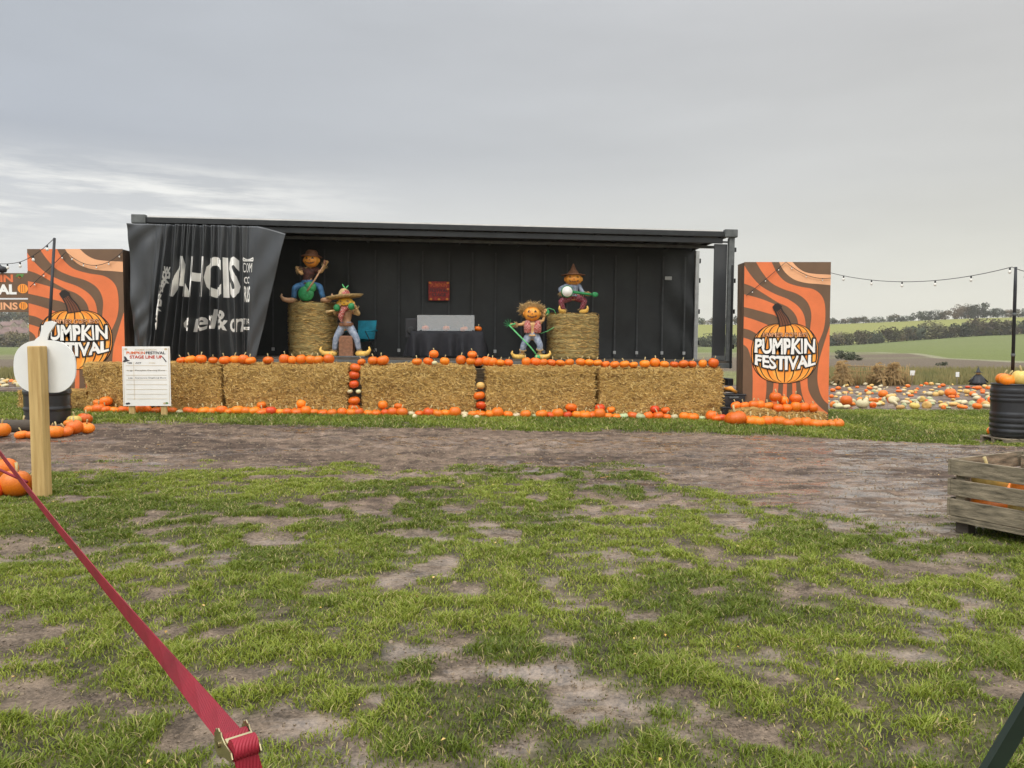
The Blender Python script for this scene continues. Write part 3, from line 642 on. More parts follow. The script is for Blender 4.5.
# front curtain, bunched at the left
CU, CV = 420, 90
_kx = [0, .22, .30, .5, .70, .80, 1.0]
_kt = [-.09, .66, .86, 1.36, 1.95, 2.30, 3.19]     # x along the top
_kb = [.06, .34, .50, 1.28, 2.0, 2.30, 2.50]      # x along the bottom
def cur(u, v):
    """u along the curtain, v 0 top .. 1 bottom -> trailer-local point"""
    xt = np.interp(u, _kx, _kt); xb = np.interp(u, _kx, _kb); x = xt + (xb - xt) * v
    sag = .0
    if u > .86: sag = -.16 * ((u - .86) / .14) ** 1.2 * (1 - v)
    z = (HT - .16) + sag + (.92 - (HT - .16)) * v
    pl = math.exp(-((u - .50) / .30) ** 6)                                # pleated middle
    ph = 2 * math.pi * (u * 17 + .28 * math.sin(u * 13 + 1) + .22 * math.sin(u * 31) + .12 * math.sin(u * 9 + v * 4))
    a = pl * (.040 + .11 * min(1, v * 1.6) + .03 * math.sin(u * 27)) 
    s = math.sin(ph); s = math.copysign(abs(s) ** .8, s)
    y = -.13 - a * s - .02 * math.sin(2 * ph + 1) * pl
    x += .35 * a * math.cos(ph) * .8
    if v < .12: y += -.012 * math.sin(u * 260) * pl * (1 - v / .12)
    le = math.exp(-(u / .22) ** 2)
    y += le * (.05 * math.sin(5 * v + 9 * u) * (1 - v) + .06 * math.sin(9 * (v * 1.1 - u * 3)) * (.3 + v) + .018 * math.sin(26 * (v * .9 + u * 1.4) + 2 * math.sin(9 * v))) - .02 * le
    y += .012 * math.sin(18 * (v + u * 2.2)) * ss(.78, .86, u); y += -.06 * ss(.80, .9, u) * (1 + .5 * math.sin(v * 6)) - .07 * ss(.9, 1, u) * (1 - v) * (1 + math.sin(v * 5 + u * 20) * .3)
    return Vector((float(x), float(y), float(z)))
b = MB(); vs = [cur(i / CU, j / CV) for j in range(CV + 1) for i in range(CU + 1)]
b.add(vs, [(j * (CU + 1) + i, (j + 1) * (CU + 1) + i, (j + 1) * (CU + 1) + i + 1, j * (CU + 1) + i + 1) for j in range(CV) for i in range(CU)], 'tarp_grey', True)
cu_o = b.build('side_curtain', tr)
md = cu_o.modifiers.new('t', 'SOLIDIFY'); md.thickness = .006; md.offset = 1
def on_curtain(b, txt, u0, u1, v0, v1, m='art_white', off=0, shear=0, slant=0, wob=0, sp=1.0):
    vs, fs = text2d(txt, 1, 1, off, 3, shear, sp, cut=.012); o = []
    for q in vs:
        u = u0 + (u1 - u0) * q.x + slant * q.y; v = v1 + (v0 - v1) * q.y + wob * math.sin(q.x * 9)
        p = cur(u, v); e = .004; du = cur(u + .002, v) - cur(u - .002, v); dv = cur(u, v + .004) - cur(u, v - .004); n_ = dv.cross(du); n_.normalize()
        if n_.y > 0: n_ = -n_
        o.append(p + n_ * .012)
    b.add(o, fs, m)
b = MB()
on_curtain(b, 'AHCIS', .335, .765, .235, .50, off=.035)
on_curtain(b, 'ered&on', .43, .785, .61, .745, sp=1.25, off=.018, shear=.15, wob=.012)
on_curtain(b, 'COM', .792, .85, .262, .33, off=.0)
on_curtain(b, 'o:', .80, .835, .36, .41); on_curtain(b, 'R&S', .80, .845, .43, .54, off=.02); on_curtain(b, 'TEA', .795, .85, .66, .70)
for k in range(9):
    u = .792 + .007 * k; on_curtain(b, 'o', u, u + .008, .225 + .012 * math.sin(k * .4), .25, off=.05); on_curtain(b, 'o', u, u + .008, .72, .74, off=.05)
for k in range(13):
    t = k / 12; on_curtain(b, 'wmx'[k % 3], .272 - .03 * t, .295 - .03 * t + .006 * math.sin(k), .30 + .40 * t, .345 + .40 * t, off=.03)
b.build('printed_lettering', cu_o)

# stage props -------------------------------------------------------
def deck_pt(px, ly):
    """point of the deck at depth ly across the trailer, under pixel column px"""
    lo, hi = 0, L_
    for _ in range(40):
        m_ = (lo + hi) / 2; p = T(m_, ly, DK); q = 512 + F * p.x / (p.y * math.cos(PITCH) - (p.z - EYE) * math.sin(PITCH))
        if q < px: lo = m_
        else: hi = m_
    return T(lo, ly, DK)
def round_bale(px, ly, r, h, label):
    p = deck_pt(px, ly); b = MB(); prof = [(.02, 0)]
    prof += [(r * .96, 0), (r * 1.0, .06)] + [(r * (1 + .02 * math.sin(i * 2.1) + .012 * math.sin(i * 5)), .06 + (h - .12) * i / 26) for i in range(1, 26)] + [(r * .985, h - .05), (r * .92, h - .01), (.02, h)]
    b.lathe(prof, 'round_straw', n=56, rib=lambda a, z: 1 + .012 * math.sin(a * 3 + z * 4) + .006 * math.sin(a * 17 + z * 9)); r_ = random.Random(int(px))
    for k in range(2400):
        a = r_.random() * 6.28; topf = r_.random() < .3; rr = r * (r_.random() ** .5 if topf else 1.0); z = h if topf else r_.random() * h
        c = Vector((rr * math.cos(a), rr * math.sin(a), z)); t1 = Vector((-math.sin(a), math.cos(a), 0)); t2 = Vector((0, 0, 1)) if not topf else Vector((math.cos(a), math.sin(a), 0)); nn = Vector((math.cos(a), math.sin(a), 0)) if not topf else Vector((0, 0, 1))
        q = r_.gauss(0, .25); d = (t1 * math.cos(q) + t2 * math.sin(q) + nn * r_.uniform(-.03, .2)).normalized(); l = r_.uniform(.05, .16); wv = d.cross(nn).normalized() * .004
        b.add([c - d * l * .3 - wv + nn * .008, c - d * l * .3 + wv + nn * .008, c + d * l * .6 + wv + nn * .012, c + d * l * .6 - wv + nn * .012], [(0, 1, 2, 3)], r_.choice(('straw_light', 'straw_mid', 'straw_dark')))
    o = b.build('round_bale', loc=p); tag(o, label, 'round bale', 'round straw bales standing on the stage'); return p + Vector((0, 0, h))
rb1 = round_bale(313.5, .95, .54, 1.22, 'round straw bale on the left of the stage, under the scarecrow with the green cello')
rb2 = round_bale(572.5, .95, .60, 1.06, 'round straw bale on the right of the stage, under the scarecrow playing a banjo')

def skin_body(joints, edges, m, name, parent):
    me = bpy.data.meshes.new(name); me.from_pydata([j[0] for j in joints], edges, []); o = bpy.data.objects.new(name, me); COL.objects.link(o)
    md = o.modifiers.new('s', 'SKIN'); 
    for i, j in enumerate(joints): me.skin_vertices[0].data[i].radius = (j[1], j[1] * (j[2] if len(j) > 2 else 1))
    me.skin_vertices[0].data[0].use_root = True; md.use_smooth_shade = True; sd = o.modifiers.new('d', 'SUBSURF'); sd.levels = 1; sd.render_levels = 1
    bpy.context.view_layer.update(); dg = bpy.context.evaluated_depsgraph_get(); nm = bpy.data.meshes.new_from_object(o.evaluated_get(dg)); bpy.data.objects.remove(o)
    nm.materials.clear(); nm.materials.append(M[m]); o = bpy.data.objects.new(name, nm); COL.objects.link(o); o.parent = parent
    for p_ in nm.polygons: p_.use_smooth = True
    return o
def add_hand(b, w, d, m, s=1.0):
    """palm and five curled fingers at wrist w along d"""
    d = Vector(d).normalized(); side = d.cross(Vector((0, -1, 0))); side = side.normalized() if side.length > .1 else Vector((1, 0, 0)); up = side.cross(d)
    w = Vector(w); c = w + d * .045 * s
    b.tube([w, w + d * .03 * s, w + d * .075 * s], [.024 * s, .036 * s, .032 * s], m, n=8, flat=.6)
    for k, L1 in enumerate((.05, .06, .055, .042)):
        r0 = w + d * .07 * s + side * (k - 1.5) * .018 * s
        b.tube([r0, r0 + d * L1 * .5 * s, r0 + d * L1 * .85 * s - up * .02 * s, r0 + d * L1 * .8 * s - up * .045 * s], [.010 * s, .010 * s, .009 * s, .007 * s], m, n=6)
    r0 = w + d * .03 * s - side * .032 * s
    b.tube([r0, r0 + d * .03 * s - side * .02 * s, r0 + d * .055 * s - side * .012 * s - up * .02 * s], [.012 * s, .011 * s, .008 * s], m, n=6)
def pumpkin_head(parent, c, r, m, sq=.85, tilt=0, grin=True, eye='art_black'):
    b = MB(); prof = [(max(.01, math.sin(math.pi * i / 12) ** .85), -math.cos(math.pi * i / 12) * sq) for i in range(13)]
    b.lathe([(q[0] * r, q[1] * r) for q in prof], m, n=40, rib=lambda a, z: 1 + .06 * (abs(math.cos(a * 5)) - .6))
    o = b.build('head', parent, c, (0, tilt, 0)); f = MB()
    def onf(x, z, d=.012):  # point on head front
        k = max(0., 1 - (x / r) ** 2 - (z / (r * sq)) ** 2); return Vector((x, -r * (k ** .5) * .97 - d, z))
    for sx in (-1, 1):
        vs = [onf(sx * r * .38 + x * r, r * .22 + z * r) for x, z in ((-.17, -.1), (.17, -.1), (.12, .08), (0, .2), (-.12, .08))]; f.add(vs, [(0, 1, 2, 3, 4)], eye)
    f.add([onf(x * r, z * r) for x, z in ((-.09, -.12), (.09, -.12), (0, .08))], [(0, 1, 2)], 'f_brown')
    A = [(-.6 + 1.2 * k / 12) for k in range(13)]; lo = [onf(x * r, (-.62 + .45 * x * x * 1.6) * r * sq) for x in A]; hi = [onf(x * r, (-.42 + .30 * x * x * 1.8 + (.07 if k % 3 == 1 else 0)) * r * sq) for k, x in enumerate(A)]
    f.add(lo + hi, [(k, k + 1, 14 + k, 13 + k) for k in range(12)], 'f_brown' if grin else eye)
    f.build('face', o)
    e = MB(); 
    for sx in (-1, 1): e.ball((sx * r * .98, 0, 0), (.03, .02, .05), m, n=8)
    e.build('ear', o)
    return o
def shoe(b, p, d, m, s=1):
    d = Vector(d).normalized(); p = Vector(p)
    b.tube([p - d * .05 * s + Vector((0, 0, .05 * s)), p + Vector((0, 0, .045 * s)), p + d * .1 * s + Vector((0, 0, .04 * s)), p + d * .19 * s + Vector((0, 0, .06 * s)), p + d * .24 * s + Vector((0, 0, .12 * s)), p + d * .22 * s + Vector((0, 0, .17 * s))], [.035 * s, .055 * s, .055 * s, .045 * s, .025 * s, .012 * s], m, n=10)
def hat(parent, c, r, h, m, kind, tilt=(0, 0, 0)):
    b = MB()
    if kind == 'witch': prof = [(r * 1.75, -.01), (r * 1.8, .0), (r * .85, .03), (r * .75, .06), (r * .42, h * .5), (r * .2, h * .8), (.012, h)]
    elif kind == 'sombrero': prof = [(r * 2.1, .07), (r * 2.2, .075), (r * 1.8, .02), (r * .8, .01), (r * .72, .08), (r * .6, h * .7), (r * .3, h * .97), (.01, h)]
    else: prof = [(r * 1.5, -.03), (r * 1.52, -.02), (r * .9, .03), (r * .85, h * .6), (r * .6, h * .95), (.01, h)]
    rb = (lambda a, z: 1 + (.05 * math.sin(a * 9) + .04 * math.sin(a * 14 + 1)) * (1 if z < .08 else .2)) if kind == 'straw' else (lambda a, z: 1 + .03 * math.sin(a * 3))
    b.lathe(prof, m, n=44, rib=rb); o = b.build('hat', parent, c, tilt)
    if kind == 'straw':
        s = MB(); r_ = random.Random(4)
        for k in range(240):
            a = r_.random() * 6.28; r1 = r * r_.uniform(1.2, 1.5); r2 = r1 + r_.uniform(.03, .09); q = a + r_.uniform(-.2, .2); z = -.02 + r_.uniform(-.01, .02)
            s.tube([(r1 * math.cos(a), r1 * math.sin(a), z), (r2 * math.cos(q), r2 * math.sin(q), z + r_.uniform(-.05, .04))], [.005, .003], 'f_straw', n=4)
        s.build('frayed_brim', o)
    return o
def limbs(b, chains, m, n=12):
    for pts, rs in chains:
        P_ = [Vector(p) for p in pts]; out = []; ro = []
        for i in range(len(P_) - 1):
            for k in range(5): t = k / 5; out.append(P_[i].lerp(P_[i + 1], t)); ro.append(rs[i] + (rs[i + 1] - rs[i]) * t)
        out.append(P_[-1]); ro.append(rs[-1]); S = [out[0]] + [(out[i - 1] + out[i] * 2 + out[i + 1]) / 4 for i in range(1, len(out) - 1)] + [out[-1]]
        b.tube(S, ro, m, n=n)

# A: cellist on the left round bale (legs straddle a green cello)
def figure(root, H, J, skin='f_skin'):
    """J: joint dictionary; builds one continuous body"""
    jt = [(J['hip'], .10, .8), (J['waist'], .085, .8), (J['chest'], .11, .8), (J['neck'], .045), (J['crown'], .05),
          (J['lsh'], .05), (J['lel'], .038), (J['lwr'], .028), (J['rsh'], .05), (J['rel'], .038), (J['rwr'], .028),
          (J['lhp'], .08), (J['lkn'], .055), (J['lan'], .038), (J['rhp'], .08), (J['rkn'], .055), (J['ran'], .038)]
    return skin_body(jt, [(0, 1), (1, 2), (2, 3), (3, 4), (2, 5), (5, 6), (6, 7), (2, 8), (8, 9), (9, 10), (0, 11), (11, 12), (12, 13), (0, 14), (14, 15), (15, 16)], skin, 'body', root)
def clothes(root, J, shirt, trou, sleeve=None, short=False):
    b = MB(); limbs(b, [([J['hip'], J['waist'], J['chest'], Vector(J['neck']) + Vector((0, 0, -.01))], [.13, .105, .14, .055])], shirt, 16)
    for s in 'lr':
        e = Vector(J[s + 'sh']).lerp(Vector(J[s + 'el']), .6) if sleeve == 'short' else Vector(J[s + 'wr'])
        if sleeve == 'short': limbs(b, [([J['chest'], J[s + 'sh'], e], [.09, .065, .058])], shirt)
        elif sleeve: limbs(b, [([J['chest'], J[s + 'sh'], J[s + 'el'], Vector(J[s + 'el']).lerp(e, .8)], [.08, .053, .043, .04])], sleeve)
    b.build('shirt', root); b = MB()
    for s in 'lr':
        kn, an = Vector(J[s + 'kn']), Vector(J[s + 'an'])
        limbs(b, [([Vector(J['hip']) + Vector((0, 0, .04)), J[s + 'hp'], kn, kn.lerp(an, .45 if short else .85)], [.125, .095, .07, .07 if short else .055])], trou, 14)
        if short: limbs(b, [([kn.lerp(an, .42), kn.lerp(an, .52)], [.085, .085])], 'f_straw', 14)
    b.build('trousers', root); t = MB(); r_ = random.Random(len(bpy.data.objects))
    for key, prev in (('lwr', 'lel'), ('rwr', 'rel'), ('lan', 'lkn'), ('ran', 'rkn'), ('neck', 'chest')):
        p = Vector(J[key]); d = (p - Vector(J[prev])).normalized() if key != 'neck' else Vector((0, 0, -1)); c0_ = p - d * .05
        for k in range(26):
            q = Vector((r_.gauss(0, 1), r_.gauss(0, 1), r_.gauss(0, 1))).normalized(); q = (q - d * q.dot(d)).normalized(); s0 = c0_ + q * .035
            t.tube([s0, s0 + (d * r_.uniform(.5, 1) + q * r_.uniform(.2, 1)).normalized() * r_.uniform(.05, .11)], [.006, .002], 'f_straw', n=4)
    t.build('straw_tufts', root)
def dj(**k): return {a: Vector(v) for a, v in k.items()}

root = empty('scarecrow', rb1 + Vector((.02, -.18, .0)), 0, 'scarecrow in a brimmed hat holding a green cello, on the left round bale', 'scarecrow', 'pumpkin headed scarecrow figures on the stage')
J = dj(hip=(-.10, .05, .42), waist=(-.10, .05, .54), chest=(-.06, .03, .70), neck=(-.03, .02, .80), crown=(0, .02, .9), lsh=(.10, .03, .74), lel=(.24, -.06, .68), lwr=(.34, -.12, .82), rsh=(-.20, .03, .74), rel=(-.34, -.04, .80), rwr=(-.24, -.14, .70),
       lhp=(.02, .03, .38), lkn=(.22, -.14, .36), lan=(.30, -.10, .06), rhp=(-.2, .03, .38), rkn=(-.34, -.12, .34), ran=(-.38, -.1, .05))
figure(root, 1.2, J); clothes(root, J, 'f_rust', 'f_blue', 'short')
pumpkin_head(root, (.01, -.02, .95), .17, 'f_orange', .9); hat(root, (.01, .0, 1.06), .155, .13, 'f_brown', 'round', (0, .06, 0))
b = MB(); add_hand(b, J['lwr'], (.05, -.02, .1), 'f_skin'); b.build('hand', root); b = MB(); add_hand(b, J['rwr'], (.12, -.1, -.1), 'f_skin'); b.build('hand', root)
b = MB(); shoe(b, (.30, -.14, .0), (1, -.5, 0), 'f_tan', 1.1); b.build('shoe', root); b = MB(); shoe(b, (-.38, -.14, .0), (-1, -.5, 0), 'f_tan', 1.1); b.build('shoe', root)
c = empty('cello', (0, 0, 0)); c.parent = root
b = MB(); mt = Matrix.Rotation(R(32), 3, 'Y')
b.ball((-.06, -.25, .19), (.18, .055, .17), 'f_green', 24); b.ball((.04, -.25, .33), (.135, .05, .13), 'f_green', 20); b.build('cello_body', c)
b = MB(); b.tube([(-.02, -.31, .24), (.14, -.28, .48), (.36, -.26, .84)], [.022, .02, .016], 'f_tan'); b.ball((.37, -.26, .88), (.035, .03, .06), 'f_brown'); b.build('cello_neck', c)

# B: sombrero scarecrow, centre left
pB = deck_pt(346.5, .45)
root = empty('scarecrow', pB, 0, 'scarecrow in a wide sombrero with curled yellow shoes, beside the left round bale', 'scarecrow', 'pumpkin headed scarecrow figures on the stage')
J = dj(hip=(0, .0, .70), waist=(0, 0, .82), chest=(0, 0, 1.0), neck=(0, 0, 1.09), crown=(0, 0, 1.2), lsh=(.13, 0, 1.03), lel=(.30, -.05, .95), lwr=(.24, -.14, 1.10), rsh=(-.13, 0, 1.03), rel=(-.24, -.05, .98), rwr=(-.14, -.16, 1.08),
       lhp=(.09, 0, .66), lkn=(.24, -.05, .42), lan=(.29, 0, .12), rhp=(-.09, 0, .66), rkn=(-.22, -.05, .42), ran=(-.27, 0, .12))
figure(root, 1.5, J); clothes(root, J, 'f_tan', 'f_denim', 'f_straw')
pumpkin_head(root, (0, -.02, 1.20), .18, 'f_yellow', .72, grin=False, eye='f_brown'); hat(root, (-.03, .02, 1.30), .19, .24, 'f_straw', 'sombrero', (0, -.1, 0))
b = MB(); b.ball((-.02, 0, 1.41), (.12, .12, .10), 'f_red', 16); b.tube([(0, 0, 1.5), (.02, 0, 1.56), (.06, 0, 1.6)], [.02, .015, .008], 'f_lgreen'); b.tube([(0, 0, 1.5), (-.05, 0, 1.58), (-.08, 0, 1.63)], [.02, .015, .008], 'f_lgreen'); b.build('hat_band', root)
b = MB(); limbs(b, [([(-.1, -.13, 1.1), (0, -.17, 1.06), (.1, -.13, 1.1)], [.04, .06, .04]), ([(-.03, -.17, 1.05), (-.08, -.19, .9), (-.06, -.18, .78)], [.07, .06, .02])], 'f_red'); b.build('neckerchief', root)
b = MB(); b.tube([(-.17, 0, .70), (0, 0, .69), (.17, 0, .70)], [.02, .02, .02], 'f_brown'); b.lathe([(.155, .69), (.16, .71), (.16, .75), (.155, .77)], 'f_brown', n=20); b.build('belt', root)
b = MB(); add_hand(b, J['lwr'], (-.05, -.06, .1), 'f_skin'); b.build('hand', root); b = MB(); add_hand(b, J['rwr'], (.05, -.06, .1), 'f_skin'); b.build('hand', root)
for x, z in ((-.15, 1.09), (.17, 1.12)):
    b = MB(); b.ball((x, -.24, z), (.075, .07, .08), 'f_green', 14); b.tube([(x, -.24, z - .05), (x * 1.2, -.2, z - .16)], .014, 'f_brown'); b.build('maraca', root)
b = MB(); b.tube([(-.40, -.18, 1.0), (-.15, -.2, 1.04)], [.035, .02], 'f_straw'); b.build('straw_cuff', root)
for s in (-1, 1):
    b = MB(); shoe(b, (s * .28, -.02, .02), (s, -.45, 0), 'f_shoe', 1.25); b.build('shoe', root)
b = MB(); b.box(-.16, .16, -.08, .18, 0, .48, 'f_brown', .03); b.box(-.45, .45, -.2, .22, -.0, .03, 'steel_mid', .008); b.build('stand', root)

# C: scarecrow with the green rake
pC = deck_pt(532, .45)
root = empty('scarecrow', pC, 0, 'scarecrow in a frayed straw hat and red waistcoat leaning on a long green rake', 'scarecrow', 'pumpkin headed scarecrow figures on the stage')
J = dj(hip=(0, .0, .52), waist=(0, 0, .62), chest=(.01, 0, .80), neck=(.01, 0, .88), crown=(0, 0, .96), lsh=(.13, 0, .82), lel=(.26, -.02, .88), lwr=(.28, -.05, 1.02), rsh=(-.12, 0, .82), rel=(-.26, -.04, .78), rwr=(-.38, -.12, .78),
       lhp=(.09, 0, .50), lkn=(.18, -.06, .32), lan=(.17, 0, .1), rhp=(-.09, 0, .50), rkn=(-.2, -.06, .30), ran=(-.22, 0, .1))
figure(root, 1.3, J); clothes(root, J, 'f_skin', 'f_denim', 'short', True)
b = MB(); limbs(b, [([(-.10, -.06, .60), (-.10, -.08, .72), (-.10, -.05, .86)], [.085, .095, .07]), ([(.12, -.06, .60), (.12, -.08, .72), (.12, -.05, .86)], [.085, .095, .07])], 'f_red'); b.build('waistcoat', root)
pumpkin_head(root, (-.0, -.03, 1.03), .185, 'f_orange', .92); hat(root, (.0, .03, 1.12), .185, .13, 'f_straw', 'straw', (R(-38), .08, 0))
b = MB(); add_hand(b, J['lwr'], (.02, -.05, .1), 'f_skin'); b.build('hand', root); b = MB(); add_hand(b, J['rwr'], (-.1, -.04, 0), 'f_skin'); b.build('hand', root)
b = MB(); shoe(b, (.17, -.02, .0), (1, -.4, 0), 'f_shoe', 1.1); b.build('shoe', root); b = MB(); shoe(b, (-.22, -.02, .0), (-1, -.4, 0), 'f_shoe', 1.1); b.build('shoe', root)
b = MB(); b.tube([(-.52, -.2, .76), (-.05, -.22, .28), (.14, -.22, .04)], [.016, .018, .018], 'f_lgreen'); b.tube([(-.52, -.2, .76), (-.38, -.18, .80)], [.02, .02], 'f_lgreen')
for k in range(6): a = R(60 + k * 36); b.tube([(-.52, -.2, .77), (-.54 + .11 * math.cos(a), -.21, .80 + .11 * math.sin(a))], [.008, .004], 'f_green', n=5)
b.ball((.12, -.22, .05), (.07, .04, .05), 'f_lgreen'); b.build('rake', root)
b = MB(); b.tube([(.26, 0, 1.10), (.38, 0, 1.16), (.50, 0, 1.12), (.56, .02, 1.0)], .008, 'f_lgreen'); b.tube([(.2, -.02, .58), (.36, 0, .64), (.50, 0, .72)], .008, 'f_lgreen'); b.ball((.33, 0, 1.06), (.07, .03, .09), 'f_green'); b.build('vine', root)

# D: banjo player on the right round bale
root = empty('scarecrow', rb2 + Vector((0, -.15, 0)), 0, 'scarecrow in a pointed brown hat playing a banjo, on the right round bale', 'scarecrow', 'pumpkin headed scarecrow figures on the stage')
J = dj(hip=(0, .0, .40), waist=(0, 0, .50), chest=(-.01, 0, .64), neck=(0, 0, .72), crown=(0, 0, .8), lsh=(.13, 0, .66), lel=(.20, -.06, .52), lwr=(.26, -.17, .44), rsh=(-.15, 0, .66), rel=(-.32, -.04, .58), rwr=(-.28, -.17, .46),
       lhp=(.08, 0, .38), lkn=(.26, -.12, .30), lan=(.18, -.04, .07), rhp=(-.08, 0, .38), rkn=(-.30, -.12, .28), ran=(-.22, -.04, .07))
figure(root, 1.1, J); clothes(root, J, 'f_denim', 'f_maroon', 'f_denim')
pumpkin_head(root, (.0, -.03, .80), .195, 'f_orange', .72); hat(root, (.0, .0, .905), .16, .26, 'f_brown', 'witch', (0, 0, 0))
b = MB(); add_hand(b, J['lwr'], (.1, -.03, 0), 'f_skin', 1.1); b.build('hand', root); b = MB(); add_hand(b, J['rwr'], (.1, -.08, 0), 'f_skin', 1.1); b.build('hand', root)
b = MB(); shoe(b, (.19, -.08, .0), (.6, -1, 0), 'f_shoe', 1.0); b.build('shoe', root); b = MB(); shoe(b, (-.22, -.08, .0), (-.6, -1, 0), 'f_shoe', 1.0); b.build('shoe', root)
c = empty('banjo', (0, 0, 0)); c.parent = root
b = MB(); b.lathe([(.13, -.03), (.14, -.02), (.14, .02), (.13, .03)], 'f_green', n=28); o = b.build('banjo_rim', c, (-.16, -.24, .50), (R(90), 0, 0))
b = MB(); b.lathe([(.118, -.035), (.12, .036)], 'art_white', n=28); b.build('banjo_skin', c, (-.16, -.24, .50), (R(90), 0, 0))
b = MB(); b.tube([(-.02, -.25, .49), (.25, -.25, .45), (.42, -.25, .43)], [.034, .03, .03], 'f_green'); b.ball((.48, -.25, .43), (.08, .03, .06), 'f_green'); b.build('banjo_neck', c)

# folding chair
p = deck_pt(362, 1.3); ch = empty('camping_chair', p, R(-20), 'turquoise folding camping chair behind the sombrero scarecrow', 'chair')
b = MB(); b.add([(-.22, .18, .42), (.22, .18, .42), (.25, .26, .86), (-.25, .26, .86), (-.22, .2, .42), (.22, .2, .42), (.25, .28, .86), (-.25, .28, .86)], [(0, 1, 2, 3), (7, 6, 5, 4), (0, 4, 5, 1), (3, 2, 6, 7), (0, 3, 7, 4), (1, 5, 6, 2)], 'blue'); b.build('backrest', ch)
b = MB(); b.add([(-.24, -.24, .42), (.24, -.24, .42), (.22, .18, .38), (-.22, .18, .38), (0, -.03, .35)], [(0, 1, 4), (1, 2, 4), (2, 3, 4), (3, 0, 4)], 'blue', True); b.build('seat', ch)
for q0, q1 in (((-.28, -.26, 0), (.26, .24, .42)), ((.28, -.26, 0), (-.26, .24, .42)), ((-.28, .26, 0), (-.24, -.25, .6)), ((.28, .26, 0), (.24, -.25, .6))):
    b = MB(); b.tube([q0, q1], .011, 'black'); b.build('leg', ch)
for s in (-1, 1):
    b = MB(); b.tube([(s * .27, -.26, .6), (s * .27, .24, .62)], [.02, .02], 'blue', n=8); b.tube([(s * .25, .24, .42), (s * .26, .27, .88)], .01, 'black'); b.build('armrest', ch)

# table, cloth, clear screen, speaker
pt = deck_pt(447, .9); tb = empty('table', pt, TZ, 'folding table hidden under a black cloth at the centre of the stage', 'table')
b = MB(); b.box(-.78, .78, -.35, .35, .56, .60, 'black', .01); b.build('tabletop', tb)
for x in (-.7, .7):
    for y in (-.28, .28): b = MB(); b.tube([(x, y, 0), (x, y, .56)], .018, 'steel_mid'); b.build('leg', tb)
b = MB(); n = 300; ring = []
def rect(t):
    w, d = 1.62, .74; per = 2 * (w + d); s = t * per
    if s < w: return (-w / 2 + s, -d / 2, 0, -1)
    s -= w
    if s < d: return (w / 2, -d / 2 + s, 1, 0)
    s -= d
    if s < w: return (w / 2 - s, d / 2, 0, 1)
    s -= w; return (-w / 2, d / 2 - s, -1, 0)
vs = []
for j in range(9):
    v = j / 8
    for i in range(n):
        x, y, nx_, ny_ = rect(i / n); a = .075 * v ** .7 * (1 + math.sin(i * .27 + 1.2 * math.sin(i * .09)) * (1 + .3 * math.sin(i * .05))) + .03 * v
        vs.append((x + nx_ * a, y + ny_ * a, .612 - .56 * v))
fs = [(j * n + i, (j + 1) * n + i, (j + 1) * n + (i + 1) % n, j * n + (i + 1) % n) for j in range(8) for i in range(n)]; fs.append(tuple(range(n)))
b.add(vs, fs, 'cloth_black', True); cl = b.build('tablecloth', loc=pt, rot=(0, 0, TZ)); tag(cl, 'black cloth draped in folds over the table on the stage', 'tablecloth')
b = MB(); b.box(-.66, .64, -.02, .0, .0, .36, 'acrylic', .004); sc = empty('clear_screen', pt + TR @ Vector((-.02, -.28, .62)), TZ, 'clear plastic screen greyed by painted sky glare, standing on the black table', 'screen')
b.build('panel', sc)
for x in (-.6, .58): b = MB(); b.box(x, x + .04, -.08, .1, -.004, .02, 'black', .004); b.build('foot', sc)
for k, (x, y) in enumerate(((-.5, -.12), (-.02, -.12), (.4, -.12))):
    pumpkin(pt + TR @ Vector((x, y, .618)), .085, ['orange pumpkin behind the left end of the clear screen on the table', 'orange pumpkin behind the middle of the clear screen on the table', 'orange pumpkin behind the right end of the clear screen on the table'][k], 'pumpkins on the black table')
pumpkin(pt + TR @ Vector((.70, -.2, .618)), .085, 'orange pumpkin on the right end of the black table, beside the clear screen', 'pumpkins on the black table')
sp = empty('loudspeaker', deck_pt(411.5, .9), TZ, 'black loudspeaker on a low stand at the left end of the black table', 'loudspeaker')
b = MB(); b.box(-.13, .13, -.15, .15, .45, .90, 'black', .02); b.build('cabinet', sp); b = MB(); b.lathe([(.02, 0), (.09, .0), (.095, .012), (.06, .02)], 'rubber', n=20); b.build('speaker_cone', sp, (0, -.15, .62), (R(90), 0, 0))
b = MB(); b.tube([(0, 0, .2), (0, 0, .46)], .02, 'steel_dark'); [b.tube([(0, 0, .3), (.2 * math.cos(a), .2 * math.sin(a), .0)], .012, 'steel_dark') for a in (.5, 2.6, 4.7)]; b.build('stand', sp)
# laptop and bits behind the screen
b = MB(); b.box(-.2, .2, -.12, .14, 0, .02, 'black', .004); b.box(-.2, .2, .14, .16, .0, .26, 'black', .004); o = b.build('laptop', loc=pt + TR @ Vector((-.38, .16, .62)), rot=(0, 0, TZ)); tag(o, 'open black laptop behind the clear screen on the table', 'laptop')
